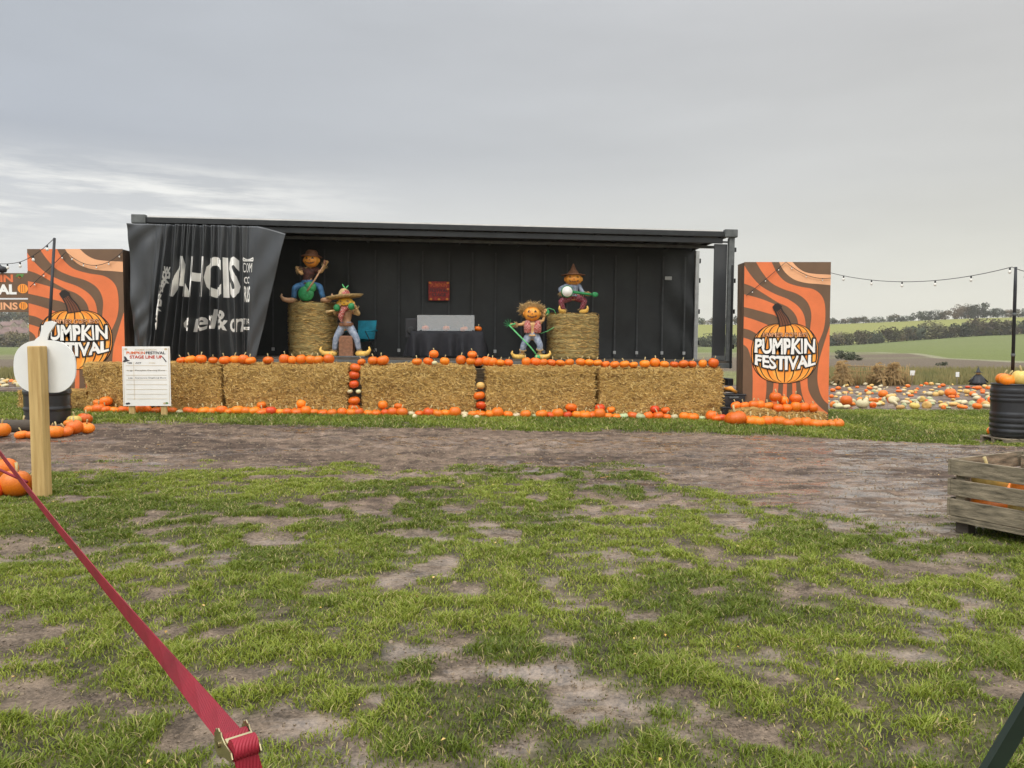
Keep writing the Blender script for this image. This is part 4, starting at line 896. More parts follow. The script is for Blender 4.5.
# red poster on the back curtain
po = T(6.28, W_ - .21, 0); q = at(439, 291, po.y)
po = empty('poster', (q.x, q.y, q.z), TZ, 'small red poster with dark lettering hanging on the black back curtain', 'poster')
b = MB(); b.box(-.26, .26, 0, .012, -.235, .235, 'poster_red', .003)
for txt, w, h, z, m in (('PUMPKIN', .40, .09, .10, 'ink_orange'), ('FESTIVAL', .44, .08, -.02, 'ink'), ('STAGE', .36, .07, -.13, 'ink')):
    vs, fs = text2d(txt, w, h, .02); b.add([(v.x - w / 2, -.004, v.y + z) for v in vs], fs, m)
for x, z in ((-.2, -.2), (0, -.205), (.2, -.2), (-.22, .2), (.22, .2), (.22, .05)): b.add([(x + .035 * math.cos(a), -.005, z + .025 * math.sin(a)) for a in np.linspace(0, 6.2, 12)], [tuple(range(12))], 'art_pumpkin')
b.build('card', po)

# ------------------------------------------------------------------ FESTIVAL BOARDS
def V(x, y, z=0): return (x, y)
def festival_board(root, W, H, D):
    """printed front in local x 0..W, z 0..H at y=0"""
    b = MB(); b.box(0.004, W - .004, .012, D, 0, H - .004, 'ply_side', .004); 
    b.build('box_frame', root)
    for z in np.arange(.3, H, .3): pass
    b = MB(); b.box(0, W, 0, .01, 0, H, 'board_brown'); b.build('panel', root)
    def X(x): return (x - 48) / 427 * W
    def Z(y): return H - (y - 28) / 752 * H
    a = MB(); lay = [0]
    def put(A, B, m, d=.002):
        vs, fs = band2d(A, B); a.add([(min(W, max(0, X(v.x))), -d, min(H, max(0, Z(v.y)))) for v in vs], [tuple(reversed(f)) for f in fs], m)
    put([(48, 45), (80, 90), (130, 140), (200, 178), (270, 205), (325, 245), (352, 300), (356, 400)], [(48, 130), (90, 145), (150, 180), (215, 218), (265, 240), (302, 275), (318, 320), (318, 400)], 'board_orange')
    put([(105, 28), (135, 75), (180, 125), (240, 155), (310, 178), (360, 215), (382, 270), (378, 340), (372, 400)], [(182, 28), (210, 80), (255, 122), (320, 143), (395, 158), (440, 200), (452, 270), (444, 350), (410, 430)], 'board_orange')
    put([(218, 28), (245, 72), (290, 108), (350, 126), (420, 132), (475, 137)], [(285, 28), (312, 55), (350, 76), (400, 84), (440, 86), (475, 88)], 'board_peach')
    put([(48, 180), (110, 195), (170, 215), (230, 245), (260, 300)], [(48, 240), (100, 252), (160, 268), (210, 285), (240, 330)], 'board_orange')
    put([(48, 285), (100, 300), (150, 318), (200, 340)], [(48, 342), (80, 350), (120, 372), (160, 400)], 'board_orange')
    put([(48, 385), (80, 395), (110, 410), (130, 450), (160, 560), (165, 640), (150, 780)], [(48, 418), (72, 440), (90, 500), (97, 580), (97, 650), (97, 780)], 'board_orange')
    for x0, x1, x2, x3 in ((205, 228, 182, 212), (250, 268, 240, 262), (292, 310, 295, 318)):
        put([(x0, 560), ((x0 + x2) / 2 + 2, 660), (x2, 780)], [(x1, 560), ((x1 + x3) / 2 + 2, 660), (x3, 780)], 'board_orange')
    put([(330, 560), (340, 640), (362, 700), (400, 750), (440, 780)], [(368, 560), (374, 630), (400, 680), (440, 720), (475, 745)], 'board_orange')
    put([(474, 330), (446, 420), (424, 500), (418, 580), (430, 640), (450, 680), (475, 702)], [(475, 330), (475, 420), (475, 500), (475, 580), (475, 640), (475, 680), (475, 702)], 'board_orange', .0035)
    # right outer orange sweep
    # pumpkin
    cx, cy, rx, ry = 254, 458, 164, 142; K = 60
    def E(t, s=1.0): # squarish pumpkin outline
        c_, s_ = math.cos(t), math.sin(t); return (cx + rx * s * math.copysign(abs(c_) ** .85, c_), cy + ry * s * math.copysign(abs(s_) ** .85, s_) + (8 * math.exp(-(c_ / .2) ** 2) if s_ < 0 else 0))
    def disk(s, m, d): a.add([(X(E(t, s)[0]), -d, Z(E(t, s)[1])) for t in np.linspace(0, 2 * math.pi, K, endpoint=False)], [tuple(range(K))], m)
    disk(1.025, 'art_black', .005); disk(1.0, 'art_pumpkin', .008)
    for k in (-3, -1, 1, 3):  # lighter lobes
        f = k / 4.6; A = [(cx + rx * math.sin((f - .07) * 1.57) * q, cy - ry * .93 * math.cos(t)) for t, q in [(u, math.sin(u) ** .6) for u in np.linspace(.25, 2.9, 7)]]; B = [(cx + rx * math.sin((f + .07) * 1.57) * q, cy - ry * .93 * math.cos(t)) for t, q in [(u, math.sin(u) ** .6) for u in np.linspace(.25, 2.9, 7)]]
        put(A, B, 'art_pumpkin_light', .010)
    for k in range(-4, 5):
        f = k / 4.9
        A = [(cx + rx * math.sin(f * 1.57) * math.sin(u) ** .6 - 2, cy - ry * .985 * math.cos(u)) for u in np.linspace(.12, 3.02, 9)]; B = [(x + 4 + 2.0 * math.sin(i * .4), y) for i, (x, y) in enumerate(A)]
        put(A, B, 'art_black', .0125)
    # stalk
    put([(222, 335), (215, 295), (200, 262), (193, 240)], [(285, 325), (268, 290), (245, 262), (232, 238)], 'art_black', .014)
    put([(228, 330), (222, 295), (207, 262), (200, 246)], [(278, 322), (261, 290), (239, 265), (226, 246)], 'art_stem', .016)
    for o_ in (8, 22, 36): put([(232 + o_, 328), (222 + o_ * .8, 290), (205 + o_ * .6, 255)], [(235 + o_, 328), (225 + o_ * .8, 290), (208 + o_ * .6, 255)], 'art_black', .018)
    a.add([(X(cx_), -.017, Z(cy_)) for cx_, cy_ in ((188, 240), (200, 225), (215, 222), (236, 236), (232, 248), (210, 262), (196, 258))], [tuple(range(6, -1, -1))], 'art_black')
    a.build('artwork', root)
    t = MB()
    def lett(txt, x0, x1, y0, y1, k, d, off, m, kk=0):
        vs, fs = text2d(txt, 1, 1, off, 4, cut=.04)
        o = []
        for q in vs:
            u = q.x; u = u + .010 * math.sin(q.y * 7 + u * 20) + .004 * math.sin(u * 60); x = x0 + (x1 - x0) * u; yb = y1 - k * (2 * u - 1) ** 2; yt = y0 - kk * (2 * u - 1) ** 2; o.append((X(x), -d, Z(yb + (yt - yb) * q.y)))
        t.add(o, fs, m)
    lett('FARMER COPLEYS', 142, 364, 362, 383, 4, .0215, .07, 'art_stem'); lett('FARMER COPLEYS', 142, 364, 362, 383, 4, .024, .005, 'board_peach')
    lett('PUMPKIN', 106, 398, 392, 462, 8, .0215, .115, 'art_black', -2); lett('PUMPKIN', 106, 398, 392, 462, 8, .025, .035, 'art_white', -2)
    lett('FESTIVAL', 108, 402, 474, 536, 24, .0215, .115, 'art_black', 8); lett('FESTIVAL', 108, 402, 474, 536, 24, .025, .035, 'art_white', 8)
    t.build('lettering', root)
YB = 16.45; A = at(744.5, 262, YB); B = at(831, 262, YB); g0 = gz(A.x, YB)
rbd = empty('festival_board', (A.x, YB, g0), 0, 'tall orange and brown printed pumpkin board right of the stage trailer', 'sign board', 'tall printed boards either side of the stage')
WR = B.x - A.x; HR = A.z - g0; festival_board(rbd, WR, HR, .5)
YL = 16.35; A2 = at(27, 249, YL); B2 = at(122.5, 249, YL); g1 = gz(A2.x, YL) - .02
lbd = empty('festival_board', (A2.x, YL, g1), 0, 'tall orange and brown printed pumpkin board left of the stage, behind the white sign', 'sign board', 'tall printed boards either side of the stage')
festival_board(lbd, B2.x - A2.x, A2.z - g1, .95)

# small bales with pumpkins before each board
def small_bale(x0, x1, y, g, h, d, seed, label):
    mb = MB(); straw_block(mb, 0, x1 - x0, 0, d, 0, h, seed, 900, sl=.1); o = mb.build('small_straw_bale', loc=(x0, y, g)); tag(o, label, 'straw bale', 'small straw bales at the foot of the boards'); return o
a1, a2, a3 = at(732, 410, 15.7).x, at(777, 410, 15.7).x, at(829, 410, 15.7).x; gr = gz(5.2, 15.7)
small_bale(a1, a2 - .01, 15.65, gr, .30, .45, 31, 'small straw bale before the right board, left one of the pair'); small_bale(a2 + .01, a3, 15.7, gr, .26, .45, 32, 'small straw bale before the right board, right one of the pair')
l1, l2 = at(66, 400, 15.5).x, at(86, 400, 15.5).x; small_bale(l1 - 1.0, l2 + .05, 15.45, gz(l1, 15.5), .42, .5, 33, 'small straw bale before the left board, behind the black drum')
k = 0
for px, up, r in ((737, 0, .10), (745, 0, .105), (753, 0, .11), (761, 0, .10), (769, 0, .11), (778, -.02, .11), (786, -.02, .11), (795, -.02, .12), (804, -.02, .11), (813, -.02, .10)):
    p = at(px, 404, 15.85); p.z = gr + (.30 if px < 777 else .26) + up; pumpkin(p, r, f'orange pumpkin on the small bales before the right board, {ORD[k]} from the left', 'pumpkins on the small bales before the right board'); k += 1
for px, z, r, l in ((775, .44, .13, 'orange pumpkin topping the pile at the middle of the right board'), (795, .42, .12, 'orange pumpkin topping the pile towards the right of the right board'), (783, .38, .10, 'orange pumpkin in the second layer between the two topmost on the right board pile')):
    p = at(px, 400, 15.95); p.z = gr + z; pumpkin(p, r, l, 'pumpkins on the small bales before the right board')
k = 0
for px, r in ((737.5, .21), (751, .15), (757.5, .13), (767, .14), (778, .14), (787.5, .125), (797, .13), (806, .12), (815, .14), (823.5, .12), (831, .12), (838, .125)):
    p = at(px, 424, 15.28 + (.2 if px > 825 else 0) + rnd.uniform(-.06, .06)); p.z = gz(p.x, p.y) - .01
    pumpkin(p, r, ('large ' if r > .2 else '') + f'orange pumpkin on the grass before the right board, {ORD[k]} from the left', 'pumpkins on the grass before the right board'); k += 1
for px, py, sk, r, l in ((722, 411, 'deep_orange', .12, 'dark orange pumpkin in the gap right of the last large bale'), (729, 418, 'cream', .09, 'cream pumpkin on the grass between the bale wall and the right board'), (717, 417, 'orange', .11, 'orange pumpkin at the foot of the last large bale, right corner'), (733, 384, 'deep_orange', .09, 'small red pumpkin deep in the gap beside the trailer end')):
    p = at(px, py, 15.9); p.z = gz(p.x, 15.9) + (.0 if py > 400 else .62); 
    if py > 400: pumpkin(p, r, l, None, sk)
# black storage boxes in that gap
for k, (px, Y, z, w, h, l) in enumerate(((733, 16.4, 0, .55, .3, 'black plastic storage box on the grass between the trailer end and the right board'), (731, 16.6, .305, .5, .26, 'black plastic storage box stacked on another beside the trailer end'))):
    p = at(px, 400, Y); b = MB(); b.box(-w / 2, w / 2, -.2, .2, 0, h - .04, 'plastic_black', .02); b.box(-w / 2 - .02, w / 2 + .02, -.22, .22, h - .038, h, 'plastic_black', .015); b.box(-.1, .1, -.235, -.222, h - .09, h - .05, 'steel_mid', .004)
    o = b.build('storage_box', loc=(p.x, Y, gz(p.x, Y) + z)); tag(o, l, 'storage box')
p = at(733, 387, 16.3); b = MB()
for i in range(5): b.tube([(-.2 + .02 * i, -.05 * i, .02 + .02 * i), (0, -.06 * i + .03 * math.sin(i), .07 + .01 * i), (.22 - .02 * i, -.05 * i, .02)], [.03, .05, .03], 'cream' if i % 2 else 'f_orange', n=8)
o = b.build('folded_cloth', loc=(p.x, 16.75, gz(p.x, 16.7) + .57)); tag(o, 'crumpled white and orange cloth on the black storage boxes', 'cloth')

# ------------------------------------------------------------------ DRUMS, POLES, FESTOON
def drum(p, r, h, label, n_rib=(.2, .4, .6, .8)):
    b = MB(); prof = [(r * .9, 0), (r * .97, .02)]
    z = .04
    while z < h - .04:
        t = z / h; k = any(abs(t - q) < .035 for q in n_rib); prof.append((r * (1.035 if k else 1), z)); z += .018
    prof += [(r * .99, h - .03), (r * 1.02, h - .02), (r * 1.02, h), (r * .95, h), (r * .95, h - .04), (.02, h - .04)]
    b.lathe(prof, 'plastic_black', n=40); o = b.build('black_drum', loc=p); return tag(o, label, 'drum', 'black plastic drums holding poles')
pr = Vector((at(1012, 430, 13.3).x, 13.3, 0)); pr.z = gz(pr.x, pr.y)
pal = MB()
for i in range(6): pal.box(-.38 + i * .13, -.38 + i * .13 + .10, -.35, .35, .085, .105, 'old_wood', .003)
for y in (-.35, -.05, .27): pal.box(-.38, .37, y, y + .08, 0, .083, 'old_wood', .003)
o = pal.build('pallet', loc=pr + Vector((.04, 0, 0))); tag(o, 'grey wooden pallet under the black drum at the right edge', 'pallet')
drum(pr + Vector((0, 0, .107)), .335, .93, 'ribbed black drum on a pallet at the right edge, topped with pumpkins', (.12, .22, .32, .42, .7, .78, .86))
pt_r = at(1012, 267, 13.3); b = MB(); b.tube([(0, 0, 0), (0, 0, (pt_r.z - pr.z) * .55), (0, 0, pt_r.z - pr.z - 1.0)], [.028, .027, .022], 'black', n=10); 
for z in (.5, 1.2): b.lathe([(.031, z), (.034, z + .01), (.034, z + .04), (.031, z + .05)], 'steel_mid', n=10)
o = b.build('festoon_pole', loc=pr + Vector((-.02, 0, 1.0))); tag(o, 'thin black pole rising from the drum at the right edge', 'pole')
k = 0
for dx, dy, r, sk in ((-.2, -.12, .14, 'orange'), (-.02, -.2, .15, 'yellow'), (.2, -.1, .16, 'orange'), (-.08, .15, .13, 'orange'), (.18, .16, .12, 'deep_orange')):
    pumpkin(pr + Vector((dx, dy, 1.0)), r, f'{COLN[sk]} pumpkin on top of the right drum, {["leftmost", "front middle one", "front right one", "back one behind the pole", "back right one"][k]}', 'pumpkins on the right drum', sk); k += 1
p = G(995, 437); pumpkin(p, .15, 'pale orange pumpkin on the grass against the left side of the right drum', None, 'orange')
b = MB(); b.box(-.12, .12, -.12, .12, 0, .09, 'old_wood', .01); 
pl = Vector((at(48, 420, 13.1).x, 13.1, 0)); pl.z = gz(pl.x, pl.y)
drum(pl, .35, .86, 'black plastic drum with a pale band behind the white pumpkin sign', (.3, .62))
b = MB(); b.lathe([(.36, .55), (.366, .555), (.366, .568), (.36, .573)], 'steel_mid', n=36); o = b.build('drum_band', loc=(0, 0, 0)); o.parent = [q for q in bpy.data.objects if q.name.startswith('black_drum')][-1]
pt_l = at(54.5, 238, 13.1); b = MB(); b.tube([(0, 0, 0), Vector((pt_l.x - pl.x, 0, pt_l.z - pl.z - .83))], [.03, .022], 'black', n=10); o = b.build('festoon_pole', loc=pl + Vector((0, 0, .83))); tag(o, 'thin black pole leaning slightly from the left drum', 'pole')

def festoon(pts, sag, bulbs, label, extra=.8):
    b = MB(); root = bpy.data.objects.new('festoon_lights', None); COL.objects.link(root); root.location = pts[0]; tag(root, label, 'string lights', 'festoon light strings'); P0 = Vector(pts[0]); line = []
    for i in range(len(pts) - 1):
        a, c = Vector(pts[i]), Vector(pts[i + 1]); sg = sag[i]
        for k in range(17):
            if k == 0 and i: continue
            t = k / 16; q = a.lerp(c, t); q.z -= sg * 4 * t * (1 - t); line.append(q - P0)
    b.tube(line, .006, 'cable', n=6); b.build('cable', root)
    bm_ = MB(); bm_.lathe([(.012, 0), (.018, -.01), (.018, -.05), (.012, -.055)], 'cable', n=8); me1 = bm_.mesh('socket'); g_ = MB(); g_.lathe([(.012, -.055), (.026, -.075), (.032, -.1), (.022, -.125), (.004, -.133)], 'bulb', n=10); me2 = g_.mesh('bulb')
    tot = [0]
    for i in range(1, len(line)): tot.append(tot[-1] + (line[i] - line[i - 1]).length)
    for k in range(bulbs):
        s = tot[-1] * (k + .5) / bulbs; j = max(i for i in range(len(tot)) if tot[i] <= s); j = min(j, len(line) - 2); q = line[j].lerp(line[j + 1], (s - tot[j]) / (tot[j + 1] - tot[j]))
        o = bpy.data.objects.new('socket', me1); COL.objects.link(o); o.parent = root; o.location = q; o.scale = (extra,) * 3; o2 = bpy.data.objects.new('bulb', me2); COL.objects.link(o2); o2.parent = o
TR_R = Vector((A.x + WR - .02, YB - .04, at(829, 273, YB).z))
festoon([TR_R, pt_r, at(1090, 270, 10.5)], [.22, .1], 10, 'festoon light string sagging from the right board to the pole at the right edge')
festoon([at(746, 296, YB - .03), at(786, 262, YB - .04), at(831, 278, YB - .03)], [-.0, .12], 6, 'festoon light string draped over the top of the right board', .4)
festoon([at(30, 287, YL - .04), at(66, 252, YL - .05), at(124, 250, YL - .04)], [.0, .3], 9, 'festoon light string draped across the top of the left board', .5)
festoon([pt_l, at(20, 262, 14.5), at(-30, 255, 17)], [.05, .1], 7, 'festoon light string running left from the leaning pole')
# small fixings round the board edges and trailer
b = MB()
# ------------------------------------------------------------------ LEFT FOREGROUND: post with white pumpkin sign
pp = G(42.5, 497); pw = .125; b = MB(); b.box(-pw / 2, pw / 2, -pw / 2, pw / 2, -.05, at(42, 346, pp.y).z - pp.z, 'pine', .012); o = b.build('wooden_post', loc=pp, rot=(0, R(-.4), 0)); tag(o, 'square pale pine post carrying the white pumpkin sign at the left', 'post')
sy = pp.y + pw / 2 + .012; sc_ = sy / F
out = []
for k in range(56):
    t = 2 * math.pi * k / 56; c_, s_ = math.cos(t), math.sin(t); x = 31 * math.copysign(abs(c_) ** .8, c_); z = 27 * math.copysign(abs(s_) ** .8, s_)
    if s_ < -.9: z += 1.5 * math.exp(-(c_ / .25) ** 2)
    out.append((x, z))
i0 = 10; left = [p_ for p_ in out if not (p_[1] > 20 and -8 < p_[0] < 6)]
ins = next(i for i in range(len(left)) if left[i][0] < 6 and left[i][1] > 20)
left[ins:ins] = [(3, 27), (5, 33), (13, 44), (8, 46), (2, 45), (-2, 38), (-4, 31), (-8, 28)]
ctr = at(44.5, 367, sy); b = MB(); n = len(left)
vs = [(x * sc_, 0, z * sc_) for x, z in left] + [(x * sc_, .018, z * sc_) for x, z in left]
b.add(vs, [tuple(range(n)), tuple(range(2 * n - 1, n - 1, -1))] + [(i, n + i, n + (i + 1) % n, (i + 1) % n) for i in range(n)], 'white')
o = b.build('pumpkin_shaped_sign', loc=ctr); tag(o, 'blank white back of a pumpkin shaped sign fixed behind the pine post', 'sign')

# line-up board
ls = Vector((at(147, 400, 14.55).x, 14.55, 0)); ls.z = gz(ls.x, ls.y)
lb = empty('line_up_board', ls, R(2), 'white stage line up board on two wooden legs before the leftmost straw bale', 'sign board')
zt = at(147, 346.5, 14.55).z - ls.z; zb = at(147, 406, 14.55).z - ls.z; w = 47 * 14.55 / F
for x in (-.30, .30): b = MB(); b.box(x - .055, x + .055, .02, .07, -.03, zt - .06, 'pine', .006); b.build('leg', lb)
b = MB(); b.box(-w / 2, w / 2, 0, .018, zb, zt, 'sign_white', .003); b.build('panel', lb)
b = MB()
def pr_(txt, x, z, w_, h_, m, off=0):
    vs, fs = text2d(txt, w_, h_, off); b.add([(x + v.x, -.004, z + v.y) for v in vs], fs, m)
H_ = zt - zb
pr_('FARMER COPLEYS', -.20, zt - .075, .4, .025, 'ink_tan', .01); pr_('PUMPKIN', -.36, zt - .145, .34, .05, 'ink_orange', .03); pr_('FESTIVAL', .0, zt - .145, .36, .05, 'ink', .03)
pr_('STAGE LINE UP', -.30, zt - .225, .60, .055, 'ink_red', .035); pr_('TIME', -.35, zt - .325, .09, .028, 'ink', .02); pr_('ACT', -.2, zt - .325, .11, .028, 'ink', .02); pr_('WHERE', .05, zt - .322, .12, .022, 'ink_tan'); 
pr_('11.00', -.35, zt - .47, .09, .026, 'ink'); pr_('Pumpkin Carving Show', -.2, zt - .47, .55, .032, 'ink'); pr_('2.00', -.34, zt - .61, .08, .026, 'ink'); pr_('Scarecrow Singalong Show', -.21, zt - .61, .58, .032, 'ink')
for k in range(8): z = zt - .36 - k * .09; b.box(-.38, .38, -.0035, -.0015, z - .0025, z + .0025, 'ink_tan')
b.box(-.232, -.228, -.0065, -.0045, zb + .12, zt - .29, 'ink_tan')
for s in (-1, 1): b.box(s * (w / 2 - .022) - .003, s * (w / 2 - .022) + .003, -.0035, -.0015, zb + .03, zt - .03, 'ink_tan')
# witch hat, broom, little pumpkins
def poly(pts, m, d=.005): b.add([(x, -d, z) for x, z in pts], [tuple(range(len(pts)))], m)
poly([(-.44, zt - .29), (-.40, zt - .295), (-.33, zt - .275), (-.30, zt - .26), (-.34, zt - .25), (-.37, zt - .20), (-.39, zt - .185), (-.41, zt - .19), (-.40, zt - .25)][::-1], 'ink')
poly([(.30, zt - .2), (.315, zt - .19), (.38, zt - .28), (.37, zt - .30)][::-1], 'ink')
for x, z, m in ((-.37, zb + .045, 'ink'), (-.34, zb + .05, 'ink'), (.33, zb + .05, 'ink_tan'), (.37, zb + .055, 'art_green'), (-.37, zt - .05, 'ink_tan'), (.37, zt - .05, 'ink_tan')): poly([(x + .028 * math.cos(a), z + .018 * math.sin(a)) for a in np.linspace(0, 5.9, 11)][::-1], m)
b.build('printed_text', lb)

# pumpkins round the left drum
k = 0
for px, py, r, sk, l in ((2, 437, .15, 'orange', 'orange pumpkin at the left edge of the picture beside a log'), (15, 428, .11, 'cream', 'cream pumpkin left of the black drum'), (25, 431, .16, 'orange', 'wide orange pumpkin in front of the left side of the black drum'), (22, 439, .12, 'orange', 'small orange pumpkin left of the pine post, foremost of the pair'), (31, 439, .11, 'orange', 'small orange pumpkin touching the left side of the pine post'),
                      (55, 438, .15, 'orange', 'orange pumpkin just right of the pine post'), (66, 436.5, .15, 'orange', 'orange pumpkin before the drum, second right of the pine post'), (76, 434, .155, 'orange', 'orange pumpkin before the drum, third right of the pine post'), (86, 433, .145, 'orange', 'orange pumpkin before the drum, rightmost of the ring'),
                      (74, 425, .15, 'yellow', 'yellow orange pumpkin between the drum and the small bale'), (84, 424, .15, 'deep_orange', 'dark orange pumpkin right of the black drum'), (70, 427, .12, 'orange', 'small orange pumpkin against the right side of the black drum'), (50, 434, .12, 'deep_orange', 'dark orange pumpkin mostly hidden behind the pine post')):
    p = G(px, py); pumpkin(p, r * .78, l, 'pumpkins around the left drum', sk)
b = MB(); b.tube([(-.4, 0, .1), (.4, .05, .1)], .1, 'bark', n=12); o = b.build('log', loc=G(16, 434) + Vector((-.1, .2, 0)), rot=(0, 0, .1)); tag(o, 'short dark log lying between the pumpkins at the left edge', 'log')
for px, py, r, sk, l in ((4, 481, .19, 'orange', 'orange pumpkin at the left edge behind the red strap, upper of the pair'), (14, 497, .20, 'orange', 'large orange pumpkin at the left edge behind the red strap'), (30, 492, .15, 'orange', 'orange pumpkin against the left foot of the pine post'), (-6, 499, .15, 'deep_orange', 'dark orange pumpkin cut by the left edge of the picture')):
    p = G(px, py); pumpkin(p, r * .72, l, 'pumpkins beside the pine post', sk)

# banner far left
yb = 25; A3 = at(-60, 273, yb); B3 = at(28, 273, yb); zt3 = A3.z; z3 = at(0, 298, yb).z; z4 = at(0, 299.5, yb).z; z5 = at(0, 312, yb).z
gb = gz(A3.x, yb); bn = empty('festival_banner', (A3.x, yb, gb), 0, 'distant orange and brown festival banner on posts at the left edge', 'banner'); wB = B3.x - A3.x
b = MB(); b.box(0, wB, 0, .02, z3 - gb, zt3 - gb, 'board_brown', .003); b.box(0, wB, 0, .02, z5 - gb, z4 - gb, 'board_brown', .003); b.build('panel', bn)
for x in (.03, wB - .05): b = MB(); b.box(x, x + .09, .03, .12, 0, zt3 - gb + .05, 'old_wood', .01); b.build('post', bn)
b = MB()
def bt(txt, x0, x1, za, zb_, m, off): vs, fs = text2d(txt, x1 - x0, zb_ - za, off); b.add([(x0 + v.x, -.006, za + v.y) for v in vs], fs, m)
s3 = yb / F; Q = lambda px: (px + 60) * s3
bt('PUMPKIN', Q(-42), Q(12), z3 - gb + .52, z3 - gb + .74, 'board_orange', .04); bt('FESTIVAL', Q(-44), Q(15), z3 - gb + .13, z3 - gb + .42, 'art_white', .05); bt('PUMPKINS', Q(-38), Q(16), z5 - gb + .08, z5 - gb + .3, 'board_peach', .03)
for x, z, r in ((Q(22), z3 - gb + .3, .17), (Q(22), z5 - gb + .2, .14), (Q(19), z3 - gb + .68, .05)):
    b.add([(x + r * math.cos(a), -.008, z + r * .9 * math.sin(a)) for a in np.linspace(6.0, 0, 18)], [tuple(range(18))], 'art_pumpkin')
    for f in (-.4, .0, .4): b.add([(x + r * f - .008, -.010, z - r * .7), (x + r * f + .008, -.010, z - r * .7), (x + r * f + .008, -.010, z + r * .7), (x + r * f - .008, -.010, z + r * .7)], [(0, 1, 2, 3)], 'art_stem')
b.add([(Q(15), -.008, zt3 - gb - .12), (Q(22), -.008, zt3 - gb - .14), (Q(24), -.008, zt3 - gb - .03), (Q(17), -.008, zt3 - gb - .03)], [(0, 1, 2, 3)], 'art_green')
b.build('lettering', bn)
b = MB(); b.lathe([(.02, 0), (.12, .03), (.15, .12), (.1, .2), (.02, .22)], 'black', n=10); b.tube([(0, 0, .2), (-.1, 0, .3)], .02, 'black'); o = b.build('raven_ornament', loc=(at(2, 272, yb).x, yb, zt3)); tag(o, 'small black bird ornament on top of the distant banner', 'ornament')

# ------------------------------------------------------------------ CRATE right foreground
c0 = G(949, 533); ang = math.atan2(-.88, .47); cr_ = empty('wooden_crate', c0, ang, 'weathered grey wooden crate full of pumpkins at the right edge', 'crate')
CL, CW = 1.2, 1.0
def crate():
    # local x along the visible face towards the camera, local +y into the crate
    for k, (z0, z1) in enumerate(((.145, .275), (.305, .43), (.462, .58))):
        for y0, y1 in ((0, .022), (CW - .022, CW)):
            b = MB(); b.box(0, CL, y0, y1, z0 + rnd.uniform(-.004, .004), z1 + rnd.uniform(-.004, .004), 'old_wood', .004); b.build('plank', cr_)
        for x0, x1 in ((-.024, -.002), (CL + .002, CL + .024)):
            b = MB(); b.box(x0, x1, 0, CW, z0 - .004, z1 + .003, 'old_wood', .004); b.build('plank', cr_)
    for x in (.03, CL - .1):
        for y in (.024, CW - .10): b = MB(); b.box(x, x + .07, y, y + .07, .15, .56, 'old_wood', .004); b.build('corner_post', cr_)
    b = MB(); b.box(.0, CL, .0, CW, .118, .14, 'old_wood', .003)
    b.box(.0, CL, .0, .09, .098, .116, 'old_wood', .003); b.box(.0, CL, .45, .54, .098, .116, 'old_wood', .003); b.box(.0, CL, CW - .09, CW, .098, .116, 'old_wood', .003)
    for x in (.02, .55, CL - .12):
        for y in (.01, .45, CW - .1): b.box(x, x + .1, min(CW - .13, max(.05, y)), min(CW - .13, max(.05, y)) + .09, 0.005, .097, 'bark', .004)  # blocks take the dark bark colour to paint shade into the recess
    for y in (.0, .45, CW - .1): b.box(0, CL, y, y + .09, -.015, .003, 'old_wood', .003)
    b.build('pallet_base', cr_)
crate()
mtx = Matrix.Translation(c0) @ Matrix.Rotation(ang, 4, 'Z'); k = 0
for y in (.2, .5, .8):
    for x in (.18, .46, .74, 1.02):
        p = mtx @ Vector((x + rnd.uniform(-.02, .02), y + rnd.uniform(-.02, .02), .143)); sk = ('orange', 'yellow', 'orange', 'deep_orange')[k % 4]
        pumpkin(p, .135, f'{COLN[sk]} pumpkin in the bottom layer of the wooden crate', 'pumpkins in the bottom layer of the crate', sk, stem=False); k += 1
k = 0
for x, y, r, sk in ((.22, .17, .13, 'yellow'), (.52, .17, .13, 'orange'), (.85, .18, .13, 'deep_orange'), (.35, .68, .12, 'orange'), (.7, .66, .12, 'deep_orange')):
    p = mtx @ Vector((x, y, .33)); pumpkin(p, r * .95, f'{COLN[sk]} pumpkin on the upper layer of the crate, {ORD[k]} counted from its far corner', 'pumpkins in the upper layer of the crate', sk); k += 1
p = mtx @ Vector((.95, .35, .46)); pumpkin(p, .12, 'red orange pumpkin topping the pile in the wooden crate', None, 'deep_orange')

# ------------------------------------------------------------------ RED STRAP + RATCHET
S0 = at(-40, 395, 5.6); S1 = at(232, 738, 1.02)
strap = empty('ratchet_strap', S1, 0, 'taut red ratchet strap running across the lower left foreground', 'strap')
b = MB(); n = 60; vs = []; d = (S0 - S1); dn = d.normalized(); 
for i in range(n + 1):
    t = i / n; q = S1 + d * t; q.z -= .10 * 4 * t * (1 - t) * .35; 
    side = dn.cross(Vector((0, 0, 1))).normalized(); upv = side.cross(dn); tw = R(66) * (1 - math.exp(-t / .055)); vw = (q - cam.location).normalized(); side = dn.cross(vw).normalized(); upv = side.cross(dn); wv = (side * math.cos(tw) + upv * math.sin(tw)) * .0150; nn = dn.cross(wv).normalized() * .0011
    q = q - S1
    vs += [q - wv - nn, q + wv - nn, q + wv + nn, q - wv + nn]
fs = [(4 * i + k, 4 * i + (k + 1) % 4, 4 * i + 4 + (k + 1) % 4, 4 * i + 4 + k) for i in range(n) for k in range(4)] + [(0, 3, 2, 1), (4 * n, 4 * n + 1, 4 * n + 2, 4 * n + 3)]
b.add(vs, fs, 'red_web', False); b.build('webbing', strap)
rt = empty('ratchet', (0, 0, 0)); rt.parent = strap
